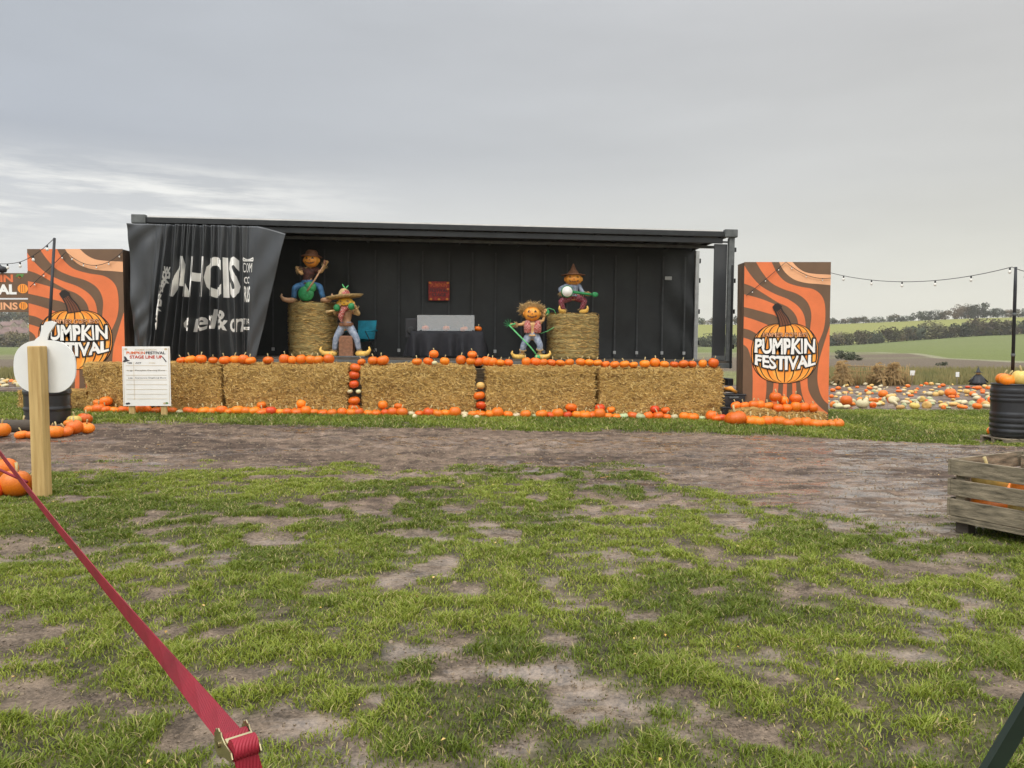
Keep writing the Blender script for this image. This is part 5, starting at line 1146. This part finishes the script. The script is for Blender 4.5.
# ratchet local axes: a along the strap towards the camera (down right), s across
a_ = -dn; s_ = a_.cross(Vector((0, 0, 1))).normalized(); u_ = s_.cross(a_)
def RM(x, s, u): return a_ * x * .66 + s_ * s * .66 + u_ * u * .66
def cyl(b, c, r, half, m, n=22):
    vs = []; 
    for sg in (-half, half):
        for k in range(n): t = 2 * math.pi * k / n; vs.append(RM(c[0] + r * math.cos(t), sg, c[1] + r * math.sin(t)))
    b.add(vs, [(k, (k + 1) % n, n + (k + 1) % n, n + k) for k in range(n)], m, True); b.add(vs, [tuple(range(n - 1, -1, -1)), tuple(range(n, 2 * n))], m)
b = MB(); cyl(b, (.016, .004), .019, .025, 'red_web'); b.build('wound_webbing', rt)
b = MB(); cyl(b, (.068, .012), .021, .024, 'red_web'); b.build('wound_webbing', rt)
for sg in (-1, 1):
    b = MB(); prof = [((.026 + .004 * (k % 2)) * math.cos(k * .27 + .9) + .008, (.026 + .004 * (k % 2)) * math.sin(k * .27 + .9) + .002) for k in range(17)] + [(.045, -.012), (.08, -.006), (.088, .004), (.08, .014), (.045, .016)]
    vs = [RM(x, sg * .027, u) for x, u in prof] + [RM(x, sg * .0295, u) for x, u in prof]; n = len(prof)
    b.add(vs, [tuple(range(n)), tuple(range(2 * n - 1, n - 1, -1))] + [(i, n + i, n + (i + 1) % n, (i + 1) % n) for i in range(n)], 'zinc')
    cyl(b, (.016, .004), .007, .0345, 'zinc', 12)
    b.build('side_plate', rt)
b = MB(); vs = [RM(x, s, u) for x, s, u in ((.036, -.026, .022), (.05, -.026, .020), (.05, .026, .020), (.036, .026, .022), (.036, -.026, .018), (.05, -.026, .016), (.05, .026, .016), (.036, .026, .018))]
b.add(vs, [(0, 1, 2, 3), (7, 6, 5, 4), (0, 4, 5, 1), (1, 5, 6, 2), (2, 6, 7, 3), (3, 7, 4, 0)], 'zinc'); b.build('handle_bar', rt)
b = MB(); q0 = RM(.08, 0, .0); vs = []
for i in range(11):
    t = i / 10; q = q0 + Vector((.10 * t, .02 * t, -.42 * t)) ; wv = s_ * .0150; nn = Vector((.001, 0, 0)); vs += [q - wv - nn, q + wv - nn, q + wv + nn, q - wv + nn]
b.add(vs, [(4 * i + k, 4 * i + (k + 1) % 4, 4 * i + 4 + (k + 1) % 4, 4 * i + 4 + k) for i in range(10) for k in range(4)], 'red_web'); b.build('loose_tail', strap)
# thin dark strap seen at far left
b = MB(); b.tube([at(-30, 452, 6.5), at(0, 470, 6.2), at(27, 482, 6.0)], .012, 'red_web', n=6); o = b.build('strap_end'); tag(o, 'loose dark red strap end hanging before the pumpkins at the left edge', 'strap')
# post out of frame that holds the strap
b = MB(); b.box(-.06, .06, -.06, .06, -.05, 1.15, 'pine', .01); o = b.build('wooden_post', loc=(S0.x - .05, S0.y + .07, gz(S0.x, S0.y))); tag(o, 'pine post just beyond the left edge that anchors the red strap', 'post')

# dark green trestle leg, bottom right
tl = empty('trestle', (.150, 1.0, 0), 0, 'dark green metal bar slanting across the bottom right corner', 'trestle')
for dx, m_ in ((1, 1), (-1, 1)):
    pA = Vector((0, 0, 0)) if dx == 1 else Vector((1.9, 0, 0)); pB_ = Vector((.625, 0, 1.14)) if dx == 1 else Vector((1.275, 0, 1.14))
    b = MB(); d = (pB_ - pA); dn2 = d.normalized(); sd = Vector((dn2.z, 0, -dn2.x)) * .0105; yv = Vector((0, .006, 0))
    vs = [pA - sd - yv, pA + sd - yv, pA + sd + yv, pA - sd + yv, pB_ - sd - yv, pB_ + sd - yv, pB_ + sd + yv, pB_ - sd + yv]
    b.add(vs, [(0, 3, 2, 1), (4, 5, 6, 7), (0, 1, 5, 4), (1, 2, 6, 5), (2, 3, 7, 6), (3, 0, 4, 7)], 'dark_green'); b.build('leg', tl)
b = MB(); b.box(.62, 1.28, -.03, .03, 1.142, 1.19, 'dark_green', .008); b.build('top_bar', tl)

# ------------------------------------------------------------------ PUMPKIN PATCH
def patch_col():
    t = rnd.random(); return 'cream' if t < .36 else 'yellow' if t < .66 else 'orange' if t < .87 else 'green_skin' if t < .95 else 'deep_orange'
PATCH = []
for row in range(12):
    Y0 = 21.3 * (34.5 / 21.3) ** (row / 11)
    for k in range(17):
        px = rnd.uniform(826, 1003); Y = Y0 + rnd.uniform(-.42, .42) * (1 + row * .08); x = (px - 512) * Y / F; PATCH.append((x, Y))
for k in range(36): Y = rnd.uniform(24, 33); x = (rnd.uniform(-14, 20) - 512) * Y / F; PATCH.append((x, Y))
PATCH.sort(key=lambda q: q[1])
SHP = {'cream': 'cream', 'yellow': 'yellow', 'orange': 'orange', 'green_skin': 'green', 'deep_orange': 'dark orange'}
nind = 0; rest = MB()
for i, (x, Y) in enumerate(PATCH):
    sk = patch_col(); r = rnd.uniform(.065, .125); z = gz(x, Y) - .01
    if nind < 70:
        nind += 1; side = 'left' if x < 0 else 'right'
        o = pumpkin((x, Y, z), r, f'{SHP[sk]} squash on the bare soil of the far pumpkin patch', 'squashes scattered in the far pumpkin patch', sk, stem=False, name='squash', lie=rnd.random() < .4); o['category'] = 'squash'
        o.scale = (r * 1.15, r * 1.0, r * .78)
    else:
        me, _, sq = rnd.choice(PK[sk]); mt = Matrix.Translation((x, Y, z)) @ Matrix.Rotation(rnd.random() * 6.28, 4, 'Z') @ Matrix.Rotation(rnd.uniform(-.3, 1.4) if rnd.random() < .5 else 0, 4, 'X') @ Matrix.Diagonal((r, r, r * rnd.uniform(.6, 1.1), 1))
        prof = [(.3, .08 * sq), (.75, .3 * sq), (1, .9 * sq), (.85, 1.5 * sq), (.35, 1.85 * sq)]; t = MB(); t.lathe(prof, sk, n=10); rest.add([mt @ Vector(v) for v in t.v], t.f, sk, True)
o = rest.build('squash_field'); tag(o, 'farther squashes and pumpkins scattered thickly over the patch', 'squash', kind='stuff')
for px, py, sk, r, l in ((846, 406, 'orange', .17, 'orange pumpkin alone at the near edge of the patch beside the right board'), (862, 408, 'cream', .17, 'cream pumpkin at the near edge of the patch'), (838, 408, 'cream', .12, 'small cream pumpkin next to the lone orange one at the patch edge'), (914, 409, 'yellow', .13, 'peach pumpkin alone on the muddy path before the patch'), (883, 398, 'orange', .15, 'orange pumpkin in the front row of the patch, right of the big board'), (950, 397, 'orange', .19, 'largest orange pumpkin in the front row of the far patch')):
    p = G(px, py); pumpkin(p, r, l, None, sk)

# corn shocks, weeds, witch, little white signs
def corn_shock(p, h, r, n, label, seed):
    r_ = random.Random(seed); b = MB()
    for k in range(n):
        a = r_.random() * 6.28; x0, y0 = r * math.cos(a) * r_.uniform(.6, 1.1), r * math.sin(a) * r_.uniform(.6, 1.1); top = Vector((r_.uniform(-.1, .1), r_.uniform(-.1, .1), h * r_.uniform(.85, 1.1)))
        top += Vector((-x0, -y0, 0)) * .15; b.tube([(x0, y0, 0), Vector((x0, y0, 0)).lerp(top, .5) + Vector((r_.uniform(-.05, .05), 0, .05)), top], [.02, .016, .008], 'dry', n=4)
        for q in range(3):
            s = Vector((x0, y0, 0)).lerp(top, r_.uniform(.2, .95)); a2 = r_.random() * 6.28; e = s + Vector((math.cos(a2) * .3, math.sin(a2) * .3, r_.uniform(-.15, .1))); b.add([s, s + Vector((0, 0, .05)), (s + e) / 2 + Vector((0, 0, .1)), e], [(0, 1, 2), (0, 2, 3)], 'dry')
    o = b.build('corn_shock', loc=p); tag(o, label, 'corn shock', 'corn shocks at the back of the patch')
for k, (px, h, n, l) in enumerate(((842, 1.05, 90, 'bundle of dried corn stalks nearest the right board'), (878, .95, 40, 'thin bundle of dried corn stalks, middle of the row of three'), (893, 1.0, 70, 'bundle of dried corn stalks at the right end of the row'))):
    Y = 34.5; x = (px - 512) * Y / F; corn_shock((x, Y, gz(x, Y)), h, .5, n // 2, l, k)
b = MB(); xa, xb = (834 - 512) * 34.8 / F, (904 - 512) * 34.8 / F; r_ = random.Random(3)
for z in (.9, .65): b.tube([(xa, 34.8, gz(xa, 34.8) + z), (xb, 34.8, gz(xb, 34.8) + z * .9)], .02, 'dry', n=5)
for k in range(150): x = r_.uniform(xa, xb + .4); b.tube([(x, 34.8, gz(x, 34.8)), (x + r_.uniform(-.3, .3), 34.8 + r_.uniform(-.1, .1), gz(x, 34.8) + r_.uniform(.5, 1.0))], [.014, .008], 'dry', n=4)
o = b.build('corn_stalk_fence'); tag(o, 'low rustic fence of dried corn stalks behind the pumpkin patch', 'fence')
n = 26000; y = 35.2 + nr.random(n) * 11; x = np.where(nr.random(n) < .7, (.38 + nr.random(n) * .34) * y, -(.58 + nr.random(n) * .16) * y); h = .15 + nr.random(n) * .4; z = hgt(x, y)
wb = MB(); v = []; f = []
for i in range(n): a = rnd.random() * 3.14; c, s = math.cos(a) * .035, math.sin(a) * .035; v += [(x[i] - c, y[i] - s, z[i]), (x[i] + c, y[i] + s, z[i]), (x[i] + rnd.uniform(-.12, .12), y[i], z[i] + h[i])]; f.append((3 * i, 3 * i + 1, 3 * i + 2))
M['weed'] = mat('weeds', (.15, .155, .05), .8, scale=.6, col2=(.32, .25, .10)); wb.add(v, f, 'weed'); o = wb.build('weed_strip'); tag(o, 'strip of yellowing weeds behind the pumpkin patch', 'weeds', kind='stuff')
p = at(978, 381, 35.0); p.z = gz(p.x, p.y) + .04; wt = empty('witch_figure', p, 0, 'small black witch figure with pointed hat standing behind the patch', 'figure')
b = MB(); b.lathe([(.33, 0), (.3, .1), (.2, .3), (.13, .42), (.05, .47)], 'black', n=20, rib=lambda a, z: 1 + .1 * math.sin(a * 6)); b.tube([(-.15, 0, .35), (-.42, 0, .12)], [.05, .03], 'black'); b.tube([(.15, 0, .35), (.45, 0, .1)], [.05, .03], 'black'); b.build('cloak', wt)
b = MB(); b.ball((0, 0, .5), .09, 'f_skin', 12); b.build('head', wt); b = MB(); b.lathe([(.2, .54), (.2, .55), (.09, .56), (.05, .68), (.012, .80)], 'black', n=16); b.tube([(0, 0, .78), (-.04, 0, .84)], [.015, .005], 'black'); b.build('hat', wt)
for px, py, l in ((912.5, 373, 'small white marker sign behind the patch, right of the corn shocks'), (957.5, 374.5, 'small white marker sign behind the patch, near the black witch')):
    p = at(px, py, 35); g_ = gz(p.x, 35); sgn = empty('marker_sign', (p.x, 35, g_), 0, l, 'marker sign', 'small white marker signs'); s_z = p.z - g_
    b = MB(); b.box(-.11 if px < 950 else -.08, .11 if px < 950 else .08, -.01, .01, s_z - .11, s_z + .11, 'white', .01); b.build('panel', sgn); b = MB(); b.box(-.02, .02, .012, .04, 0, s_z + .05, 'old_wood'); b.build('stake', sgn)

# ------------------------------------------------------------------ TREES AND HOUSES FAR OFF
def tree_mesh(seed, leaf, wide=1.0, n=900):
    r_ = random.Random(seed); b = MB(); cl = [(r_.uniform(-.42, .42) * wide, r_.uniform(-.42, .42) * wide, r_.uniform(.38, .8), r_.uniform(.16, .30)) for _ in range(11)]
    cl += [(r_.uniform(-.45, .45) * wide, r_.uniform(-.4, .4), r_.uniform(.15, .35), r_.uniform(.14, .22)) for _ in range(6)]
    for k in range(n):
        c = r_.choice(cl); d = Vector((r_.gauss(0, 1), r_.gauss(0, 1), r_.gauss(0, 1))).normalized() * c[3] * r_.uniform(.65, 1.12) ; p = Vector(c[:3]) + d
        u = Vector((r_.gauss(0, 1), r_.gauss(0, 1), r_.gauss(0, 1))).normalized(); w = u.orthogonal().normalized(); s = r_.uniform(.02, .05)
        b.add([p - u * s - w * s * .6, p + u * s - w * s * .6, p + u * s * .8 + w * s, p - u * s + w * s], [(0, 1, 2, 3)], leaf)
    t = MB(); t.tube([(0, 0, -.03), (.01, 0, .25), (-.01, .01, .55)], [.035, .025, .012], 'bark', n=6)
    for k in range(4): a = r_.random() * 6.28; t.tube([(0, 0, .25 + .06 * k), (.25 * math.cos(a), .25 * math.sin(a), .5 + .07 * k)], [.014, .006], 'bark', n=5)
    return b.mesh('crown'), t.mesh('trunk')
TM = [tree_mesh(i, 'leaf_dark' if i % 2 else 'leaf_mid', 1 + .25 * (i % 2)) for i in range(7)]
def tree(x, y, h, w, label, group, k=None):
    c, t = TM[k if k is not None else rnd.randrange(7)]; e = empty('tree', (x, y, gz(x, y) - .2), rnd.random() * 6.28, label, 'tree', group); e.scale = (h * w, h * w, h)
    for nm, me in (('crown', c), ('trunk', t)): o = bpy.data.objects.new(nm, me); COL.objects.link(o); o.parent = e
def line(px0, px1, Yf, n, hf, wf, label, group):
    for i in range(n):
        px = px0 + (px1 - px0) * (i + rnd.uniform(-.3, .3)) / max(1, n - 1); Y = Yf(px) + rnd.uniform(-4, 4); x = (px - 512) * Y / F; tree(x, Y, hf(px) * rnd.choice((.62, .8, .95, 1.05, 1.22)) * rnd.uniform(.92, 1.08), wf * rnd.uniform(.85, 1.2), label, group)
line(826, 982, lambda p: 396, 26, lambda p: 6.0 if p < 850 else 7.0 if p < 930 else 7.6, 1.15, 'dark tree in the hedgerow crossing the green hillside', 'trees in the hedgerow crossing the hillside')
line(984, 1045, lambda p: 396, 13, lambda p: 6.6, 1.2, 'dark tree in the block of wood right of the hedgerow end', 'trees in the wood right of the hedgerow')
line(696, 740, lambda p: 396, 9, lambda p: 5.6, 1.2, 'tree seen in the gap at the open end of the trailer', 'trees seen through the trailer end gap')
line(812, 944, lambda p: 562, 25, lambda p: 5.6 if p > 885 else 4.4, 1.3, 'tree of the skyline row on the crest of the hill', 'trees on the crest of the hill')
line(953, 978, lambda p: 562, 5, lambda p: 8.8, .95, 'tall tree in the clump standing highest on the crest', 'tall trees in the clump on the crest')
line(982, 1040, lambda p: 562, 10, lambda p: 6.4, 1.1, 'tree of the skyline row right of the tall clump', 'crest trees right of the tall clump')
line(690, 745, lambda p: 566, 9, lambda p: 6, 1.3, 'distant crest tree seen through the end of the trailer', 'crest trees through the trailer end')
line(-60, 32, lambda p: 400, 14, lambda p: 6.5, 1.2, 'tree before the distant village at the left edge', 'trees before the village at the left')
line(-70, 34, lambda p: 566, 17, lambda p: 10, 1.2, 'tree on the distant hill above the village at the left edge', 'trees above the village at the left')
for px, py, h, w, l in ((846, 353, 2.6, 1.5, 'low wide dark bush at the foot of the green field beside the right board'), (853, 354, 2.0, 1.5, 'lower bush joined to the right of the wide dark bush'), (941, 361, 2.2, 1.0, 'small round dark bush alone at the field edge'), (950, 362, 1.0, 1.2, 'tiny bush right of the lone round bush')):
    p = G(px, py + 4); p = p if p.y < 390 else Vector(((px - 512) * 200 / F, 200, 0)); e = empty('bush', (p.x, p.y, gz(p.x, p.y) - .4), rnd.random() * 6, l, 'bush'); s = h * p.y / 200; e.scale = (s * w, s * w, s)
    c, t = TM[1]
    for nm, me in (('foliage', c), ('stem', t)): o = bpy.data.objects.new(nm, me); COL.objects.link(o); o.parent = e
for k, (px, Y, w, h, l) in enumerate(((5, 430, 12, 4.5, 'long brick house in the distant village, leftmost'), (14, 450, 9, 4.5, 'pale house in the distant village, second from the left'), (23, 440, 8, 4.5, 'small house in the distant village nearest the left board'), (-8, 470, 12, 5, 'house of the distant village just at the left edge'), (9, 490, 9, 5, 'house higher up the village slope, left one'), (19, 500, 9, 5, 'house higher up the village slope, right one'))):
    x = (px - 512) * Y / F; e = empty('house', (x, Y, gz(x, Y)), rnd.uniform(-.3, .3), l, 'house', 'houses of the distant village')
    b = MB(); b.box(-w / 2, w / 2, -3, 3, -1, h, 'wall_house'); b.add([(-w / 2, -3, h), (-w / 2, 3, h), (-w / 2, 0, h + 2.4), (w / 2, -3, h), (w / 2, 3, h), (w / 2, 0, h + 2.4)], [(0, 2, 1), (3, 4, 5)], 'wall_house'); b.build('wall', e)
    b = MB(); b.add([(-w / 2 - .3, -3.4, h - .2), (w / 2 + .3, -3.4, h - .2), (w / 2 + .3, 0, h + 2.6), (-w / 2 - .3, 0, h + 2.6), (-w / 2 - .3, 3.4, h - .2), (w / 2 + .3, 3.4, h - .2)], [(0, 1, 2, 3), (3, 2, 5, 4)], 'roof_tile'); rf = b.build('roof', e); b = MB(); b.box(w / 4, w / 4 + .8, -.4, .4, h + 1.5, h + 3.6, 'wall_house'); b.build('chimney', rf)
    for wx in (-w / 3, 0, w / 3):
        for wz in (.8, 2.9): b = MB(); b.box(wx - .5, wx + .5, -3.06, -3.003, wz, wz + 1.1, 'pane'); b.build('window', e)

# ------------------------------------------------------------------ litter on the grass: fallen leaves / flecks
b = MB()
for k in range(230):
    y = 2.2 + rnd.random() ** 1.5 * 11; x = rnd.uniform(-.75, .75) * y; z = gz(x, y) + .022; a = rnd.random() * 6.28; s = rnd.uniform(.005, .014); c, q = math.cos(a) * s, math.sin(a) * s
    b.add([(x - c, y - q, z), (x + q * .6, y - c * .6, z + .006), (x + c, y + q, z + .004), (x - q * .6, y + c * .6, z + .008)], [(0, 1, 2, 3)], rnd.choice(('straw_mid', 'straw_light', 'straw_light', 'straw_dark', 'bark')))
for k in range(500):
    y = rnd.uniform(8, 14.8); x = rnd.uniform(-.72, .66) * y; z = gz(x, y) + .025; a = rnd.gauss(0, .8); l = rnd.uniform(.02, .07); c, q = math.cos(a) * l, math.sin(a) * l
    b.add([(x - c, y - q, z), (x - c, y - q + .012, z + .01), (x + c, y + q, z + .006)], [(0, 1, 2)], rnd.choice(('straw_dark', 'bark', 'bark', 'bark')))
o = b.build('leaf_litter'); tag(o, 'scattered dry leaf and straw flecks over the grass', 'leaf litter', kind='stuff')

M['clod'] = mat('mud_clod', (.20, .15, .10), .85, .35, 6, bump=.4)
xs = nr.random(60000); ys_ = 2 + nr.random(60000) ** 1.3 * 11.5; xs = (xs * 2 - 1) * (.72 * ys_ + .8); gg = grass_amount(xs, ys_); ok = (gg < .45) & (nr.random(60000) < .45); xs, ys_, gg = xs[ok], ys_[ok], gg[ok]; zs = hgt(xs, ys_) + relief(xs, ys_, gg)
b = MB(); v = []; f = []
for x, y, z in zip(xs, ys_, zs):
    r = rnd.uniform(.002, .006) * (1 + .08 * y) * (1.8 if rnd.random() < .04 else 1); k = len(v); a = rnd.random() * 6.28
    v += [(x + r * math.cos(a + q * 2.09) * 1.5, y + r * math.sin(a + q * 2.09) * 1.5, z - .006) for q in range(3)] + [(x + r * math.cos(a + 1 + q * 2.09), y + r * math.sin(a + 1 + q * 2.09), z + r * .8) for q in range(3)]
    f += [(k, k + 1, k + 4, k + 3), (k + 1, k + 2, k + 5, k + 4), (k + 2, k, k + 3, k + 5), (k + 3, k + 4, k + 5)]
b.add(v, f, 'clod', True); o = b.build('mud_clods'); tag(o, 'small crumbs and clods of mud lying on the bare ground', 'mud', kind='stuff')

# ------------------------------------------------------------------ HAZE
b = MB(); b.box(-2750, 2750, -120, 4400, -3, 60, 'black'); hz = b.build('haze'); hz.data.materials.clear()
hm = bpy.data.materials.new('haze'); hm.use_nodes = True; hm.node_tree.nodes.clear(); ho = hm.node_tree.nodes.new('ShaderNodeOutputMaterial'); hv = hm.node_tree.nodes.new('ShaderNodeVolumePrincipled')
hv.inputs['Color'].default_value = (.96, .94, .88, 1); hv.inputs['Density'].default_value = .00022; hm.node_tree.links.new(hv.outputs[0], ho.inputs['Volume']); hz.data.materials.append(hm); tag(hz, kind='stuff', label='thin pale haze in the air over the field and hills')

# ------------------------------------------------------------------ SKY, SUN
w = bpy.data.worlds.new('World'); scene.world = w; w.use_nodes = True; N = w.node_tree.nodes; L = w.node_tree.links; N.clear()
out = N.new('ShaderNodeOutputWorld'); bg = N.new('ShaderNodeBackground'); L.new(bg.outputs[0], out.inputs[0])
SE, SA = R(50), R(208)
sky = N.new('ShaderNodeTexSky'); sky.sky_type = 'NISHITA'; sky.sun_disc = False; sky.sun_elevation = SE; sky.sun_rotation = SA
tc = N.new('ShaderNodeTexCoord'); sx = N.new('ShaderNodeSeparateXYZ'); L.new(tc.outputs['Generated'], sx.inputs[0])
def ramp(stops, src):
    c = N.new('ShaderNodeValToRGB'); L.new(src, c.inputs[0]); e = c.color_ramp.elements
    for i, (p, col) in enumerate(stops):
        q = e[i] if i < 2 else e.new(p); q.position = p; q.color = (*col, 1)
    c.color_ramp.interpolation = 'EASE' if False else 'LINEAR'; return c
def mth(op, a, b_=None, clamp=False):
    m = N.new('ShaderNodeMath'); m.operation = op; m.use_clamp = clamp
    for i, v in enumerate((a, b_)):
        if v is None: continue
        if isinstance(v, (int, float)): m.inputs[i].default_value = v
        else: L.new(v, m.inputs[i])
    return m.outputs[0]
el = sx.outputs['Z']
left = ramp([(0, (.76, .75, .70)), (.55, (.53, .565, .615)), (.10, (.74, .75, .745)), (.17, (.66, .68, .70)), (.24, (.475, .51, .565)), (.36, (.50, .535, .585))], el)
right = ramp([(0, (.80, .775, .66)), (.55, (.625, .625, .63)), (.10, (.74, .73, .655)), (.20, (.65, .65, .625)), (.35, (.615, .615, .61))], el)
az = mth('ADD', mth('MULTIPLY', sx.outputs['X'], 1.0), .5, True)
mx = N.new('ShaderNodeMix'); mx.data_type = 'RGBA'; L.new(az, mx.inputs[0]); L.new(left.outputs[0], mx.inputs[6]); L.new(right.outputs[0], mx.inputs[7])
# cloud structure
mp = N.new('ShaderNodeMapping'); mp.inputs['Scale'].default_value = (1.3, 1.3, 6); L.new(tc.outputs['Generated'], mp.inputs[0])
nz = N.new('ShaderNodeTexNoise'); nz.inputs['Scale'].default_value = 1.6; nz.inputs['Detail'].default_value = 6; nz.inputs['Roughness'].default_value = .5; L.new(mp.outputs[0], nz.inputs['Vector'])
cl = N.new('ShaderNodeMapRange'); cl.inputs[1].default_value = .3; cl.inputs[2].default_value = .7; cl.inputs[3].default_value = .93; cl.inputs[4].default_value = 1.07; L.new(nz.outputs['Fac'], cl.inputs[0])
# bright broken streaks low on the left
mp2 = N.new('ShaderNodeMapping'); mp2.inputs['Scale'].default_value = (3, 3, 26); L.new(tc.outputs['Generated'], mp2.inputs[0])
n2 = N.new('ShaderNodeTexNoise'); n2.inputs['Scale'].default_value = 2.2; n2.inputs['Detail'].default_value = 7; n2.inputs['Roughness'].default_value = .62; L.new(mp2.outputs[0], n2.inputs['Vector'])
st = N.new('ShaderNodeMapRange'); st.inputs[1].default_value = .42; st.inputs[2].default_value = .62; L.new(n2.outputs['Fac'], st.inputs[0])
band = ramp([(.09, (.15, .15, .15)), (.222, (0, 0, 0)), (.14, (1, 1, 1)), (.185, (1, 1, 1))], el)
lft = mth('MULTIPLY', mth('SUBTRACT', -.12, sx.outputs['X']), 4.0, True)
sb = mth('MULTIPLY', mth('MULTIPLY', st.outputs[0], band.outputs[0]), lft)
up = ramp([(.40, (1, 1, 1)), (.75, (2.9, 2.9, 2.9)), (1, (3.2, 3.2, 3.2))], el)
back = N.new('ShaderNodeMapRange'); back.inputs[1].default_value = .35; back.inputs[2].default_value = -.5; back.inputs[3].default_value = 1; back.inputs[4].default_value = 1.75; L.new(sx.outputs['Y'], back.inputs[0])
m1 = mth('MULTIPLY', cl.outputs[0], back.outputs[0])
def mulc(a, b_):
    m = N.new('ShaderNodeMix'); m.data_type = 'RGBA'; m.blend_type = 'MULTIPLY'; m.inputs[0].default_value = 1; m.clamp_result = False; L.new(a, m.inputs[6]); L.new(b_, m.inputs[7]); return m.outputs[2]
c = mulc(mulc(mx.outputs[2], m1), up.outputs[0])
ad = N.new('ShaderNodeMix'); ad.data_type = 'RGBA'; L.new(mth('MULTIPLY', sb, .95), ad.inputs[0]); L.new(c, ad.inputs[6]); ad.inputs[7].default_value = (.93, .93, .90, 1)
sk = N.new('ShaderNodeMix'); sk.data_type = 'RGBA'; sk.blend_type = 'MULTIPLY'; sk.inputs[0].default_value = 1; L.new(sky.outputs[0], sk.inputs[6]); sk.inputs[7].default_value = (.1, .1, .1, 1)
fin = N.new('ShaderNodeMix'); fin.data_type = 'RGBA'; fin.inputs[0].default_value = .96; L.new(sk.outputs[2], fin.inputs[6]); L.new(ad.outputs[2], fin.inputs[7])
L.new(fin.outputs[2], bg.inputs[0]); bg.inputs[1].default_value = 1.0
sd = bpy.data.lights.new('sun', 'SUN'); sd.energy = 1.3; sd.angle = R(18); sd.color = (1, .95, .88); so = bpy.data.objects.new('sun', sd); COL.objects.link(so)
dirv = Vector((math.sin(SA) * math.cos(SE), math.cos(SA) * math.cos(SE), math.sin(SE))); so.rotation_euler = dirv.to_track_quat('Z', 'Y').to_euler()
scene.view_settings.view_transform = 'Standard'; scene.view_settings.look = 'None'; scene.view_settings.exposure = 0; scene.view_settings.gamma = 1
print('pumpkins', NP[0])

for o in bpy.data.objects:
    if o.get('label') and len(o['label'].split()) > 16: print('LONG', o['label'])
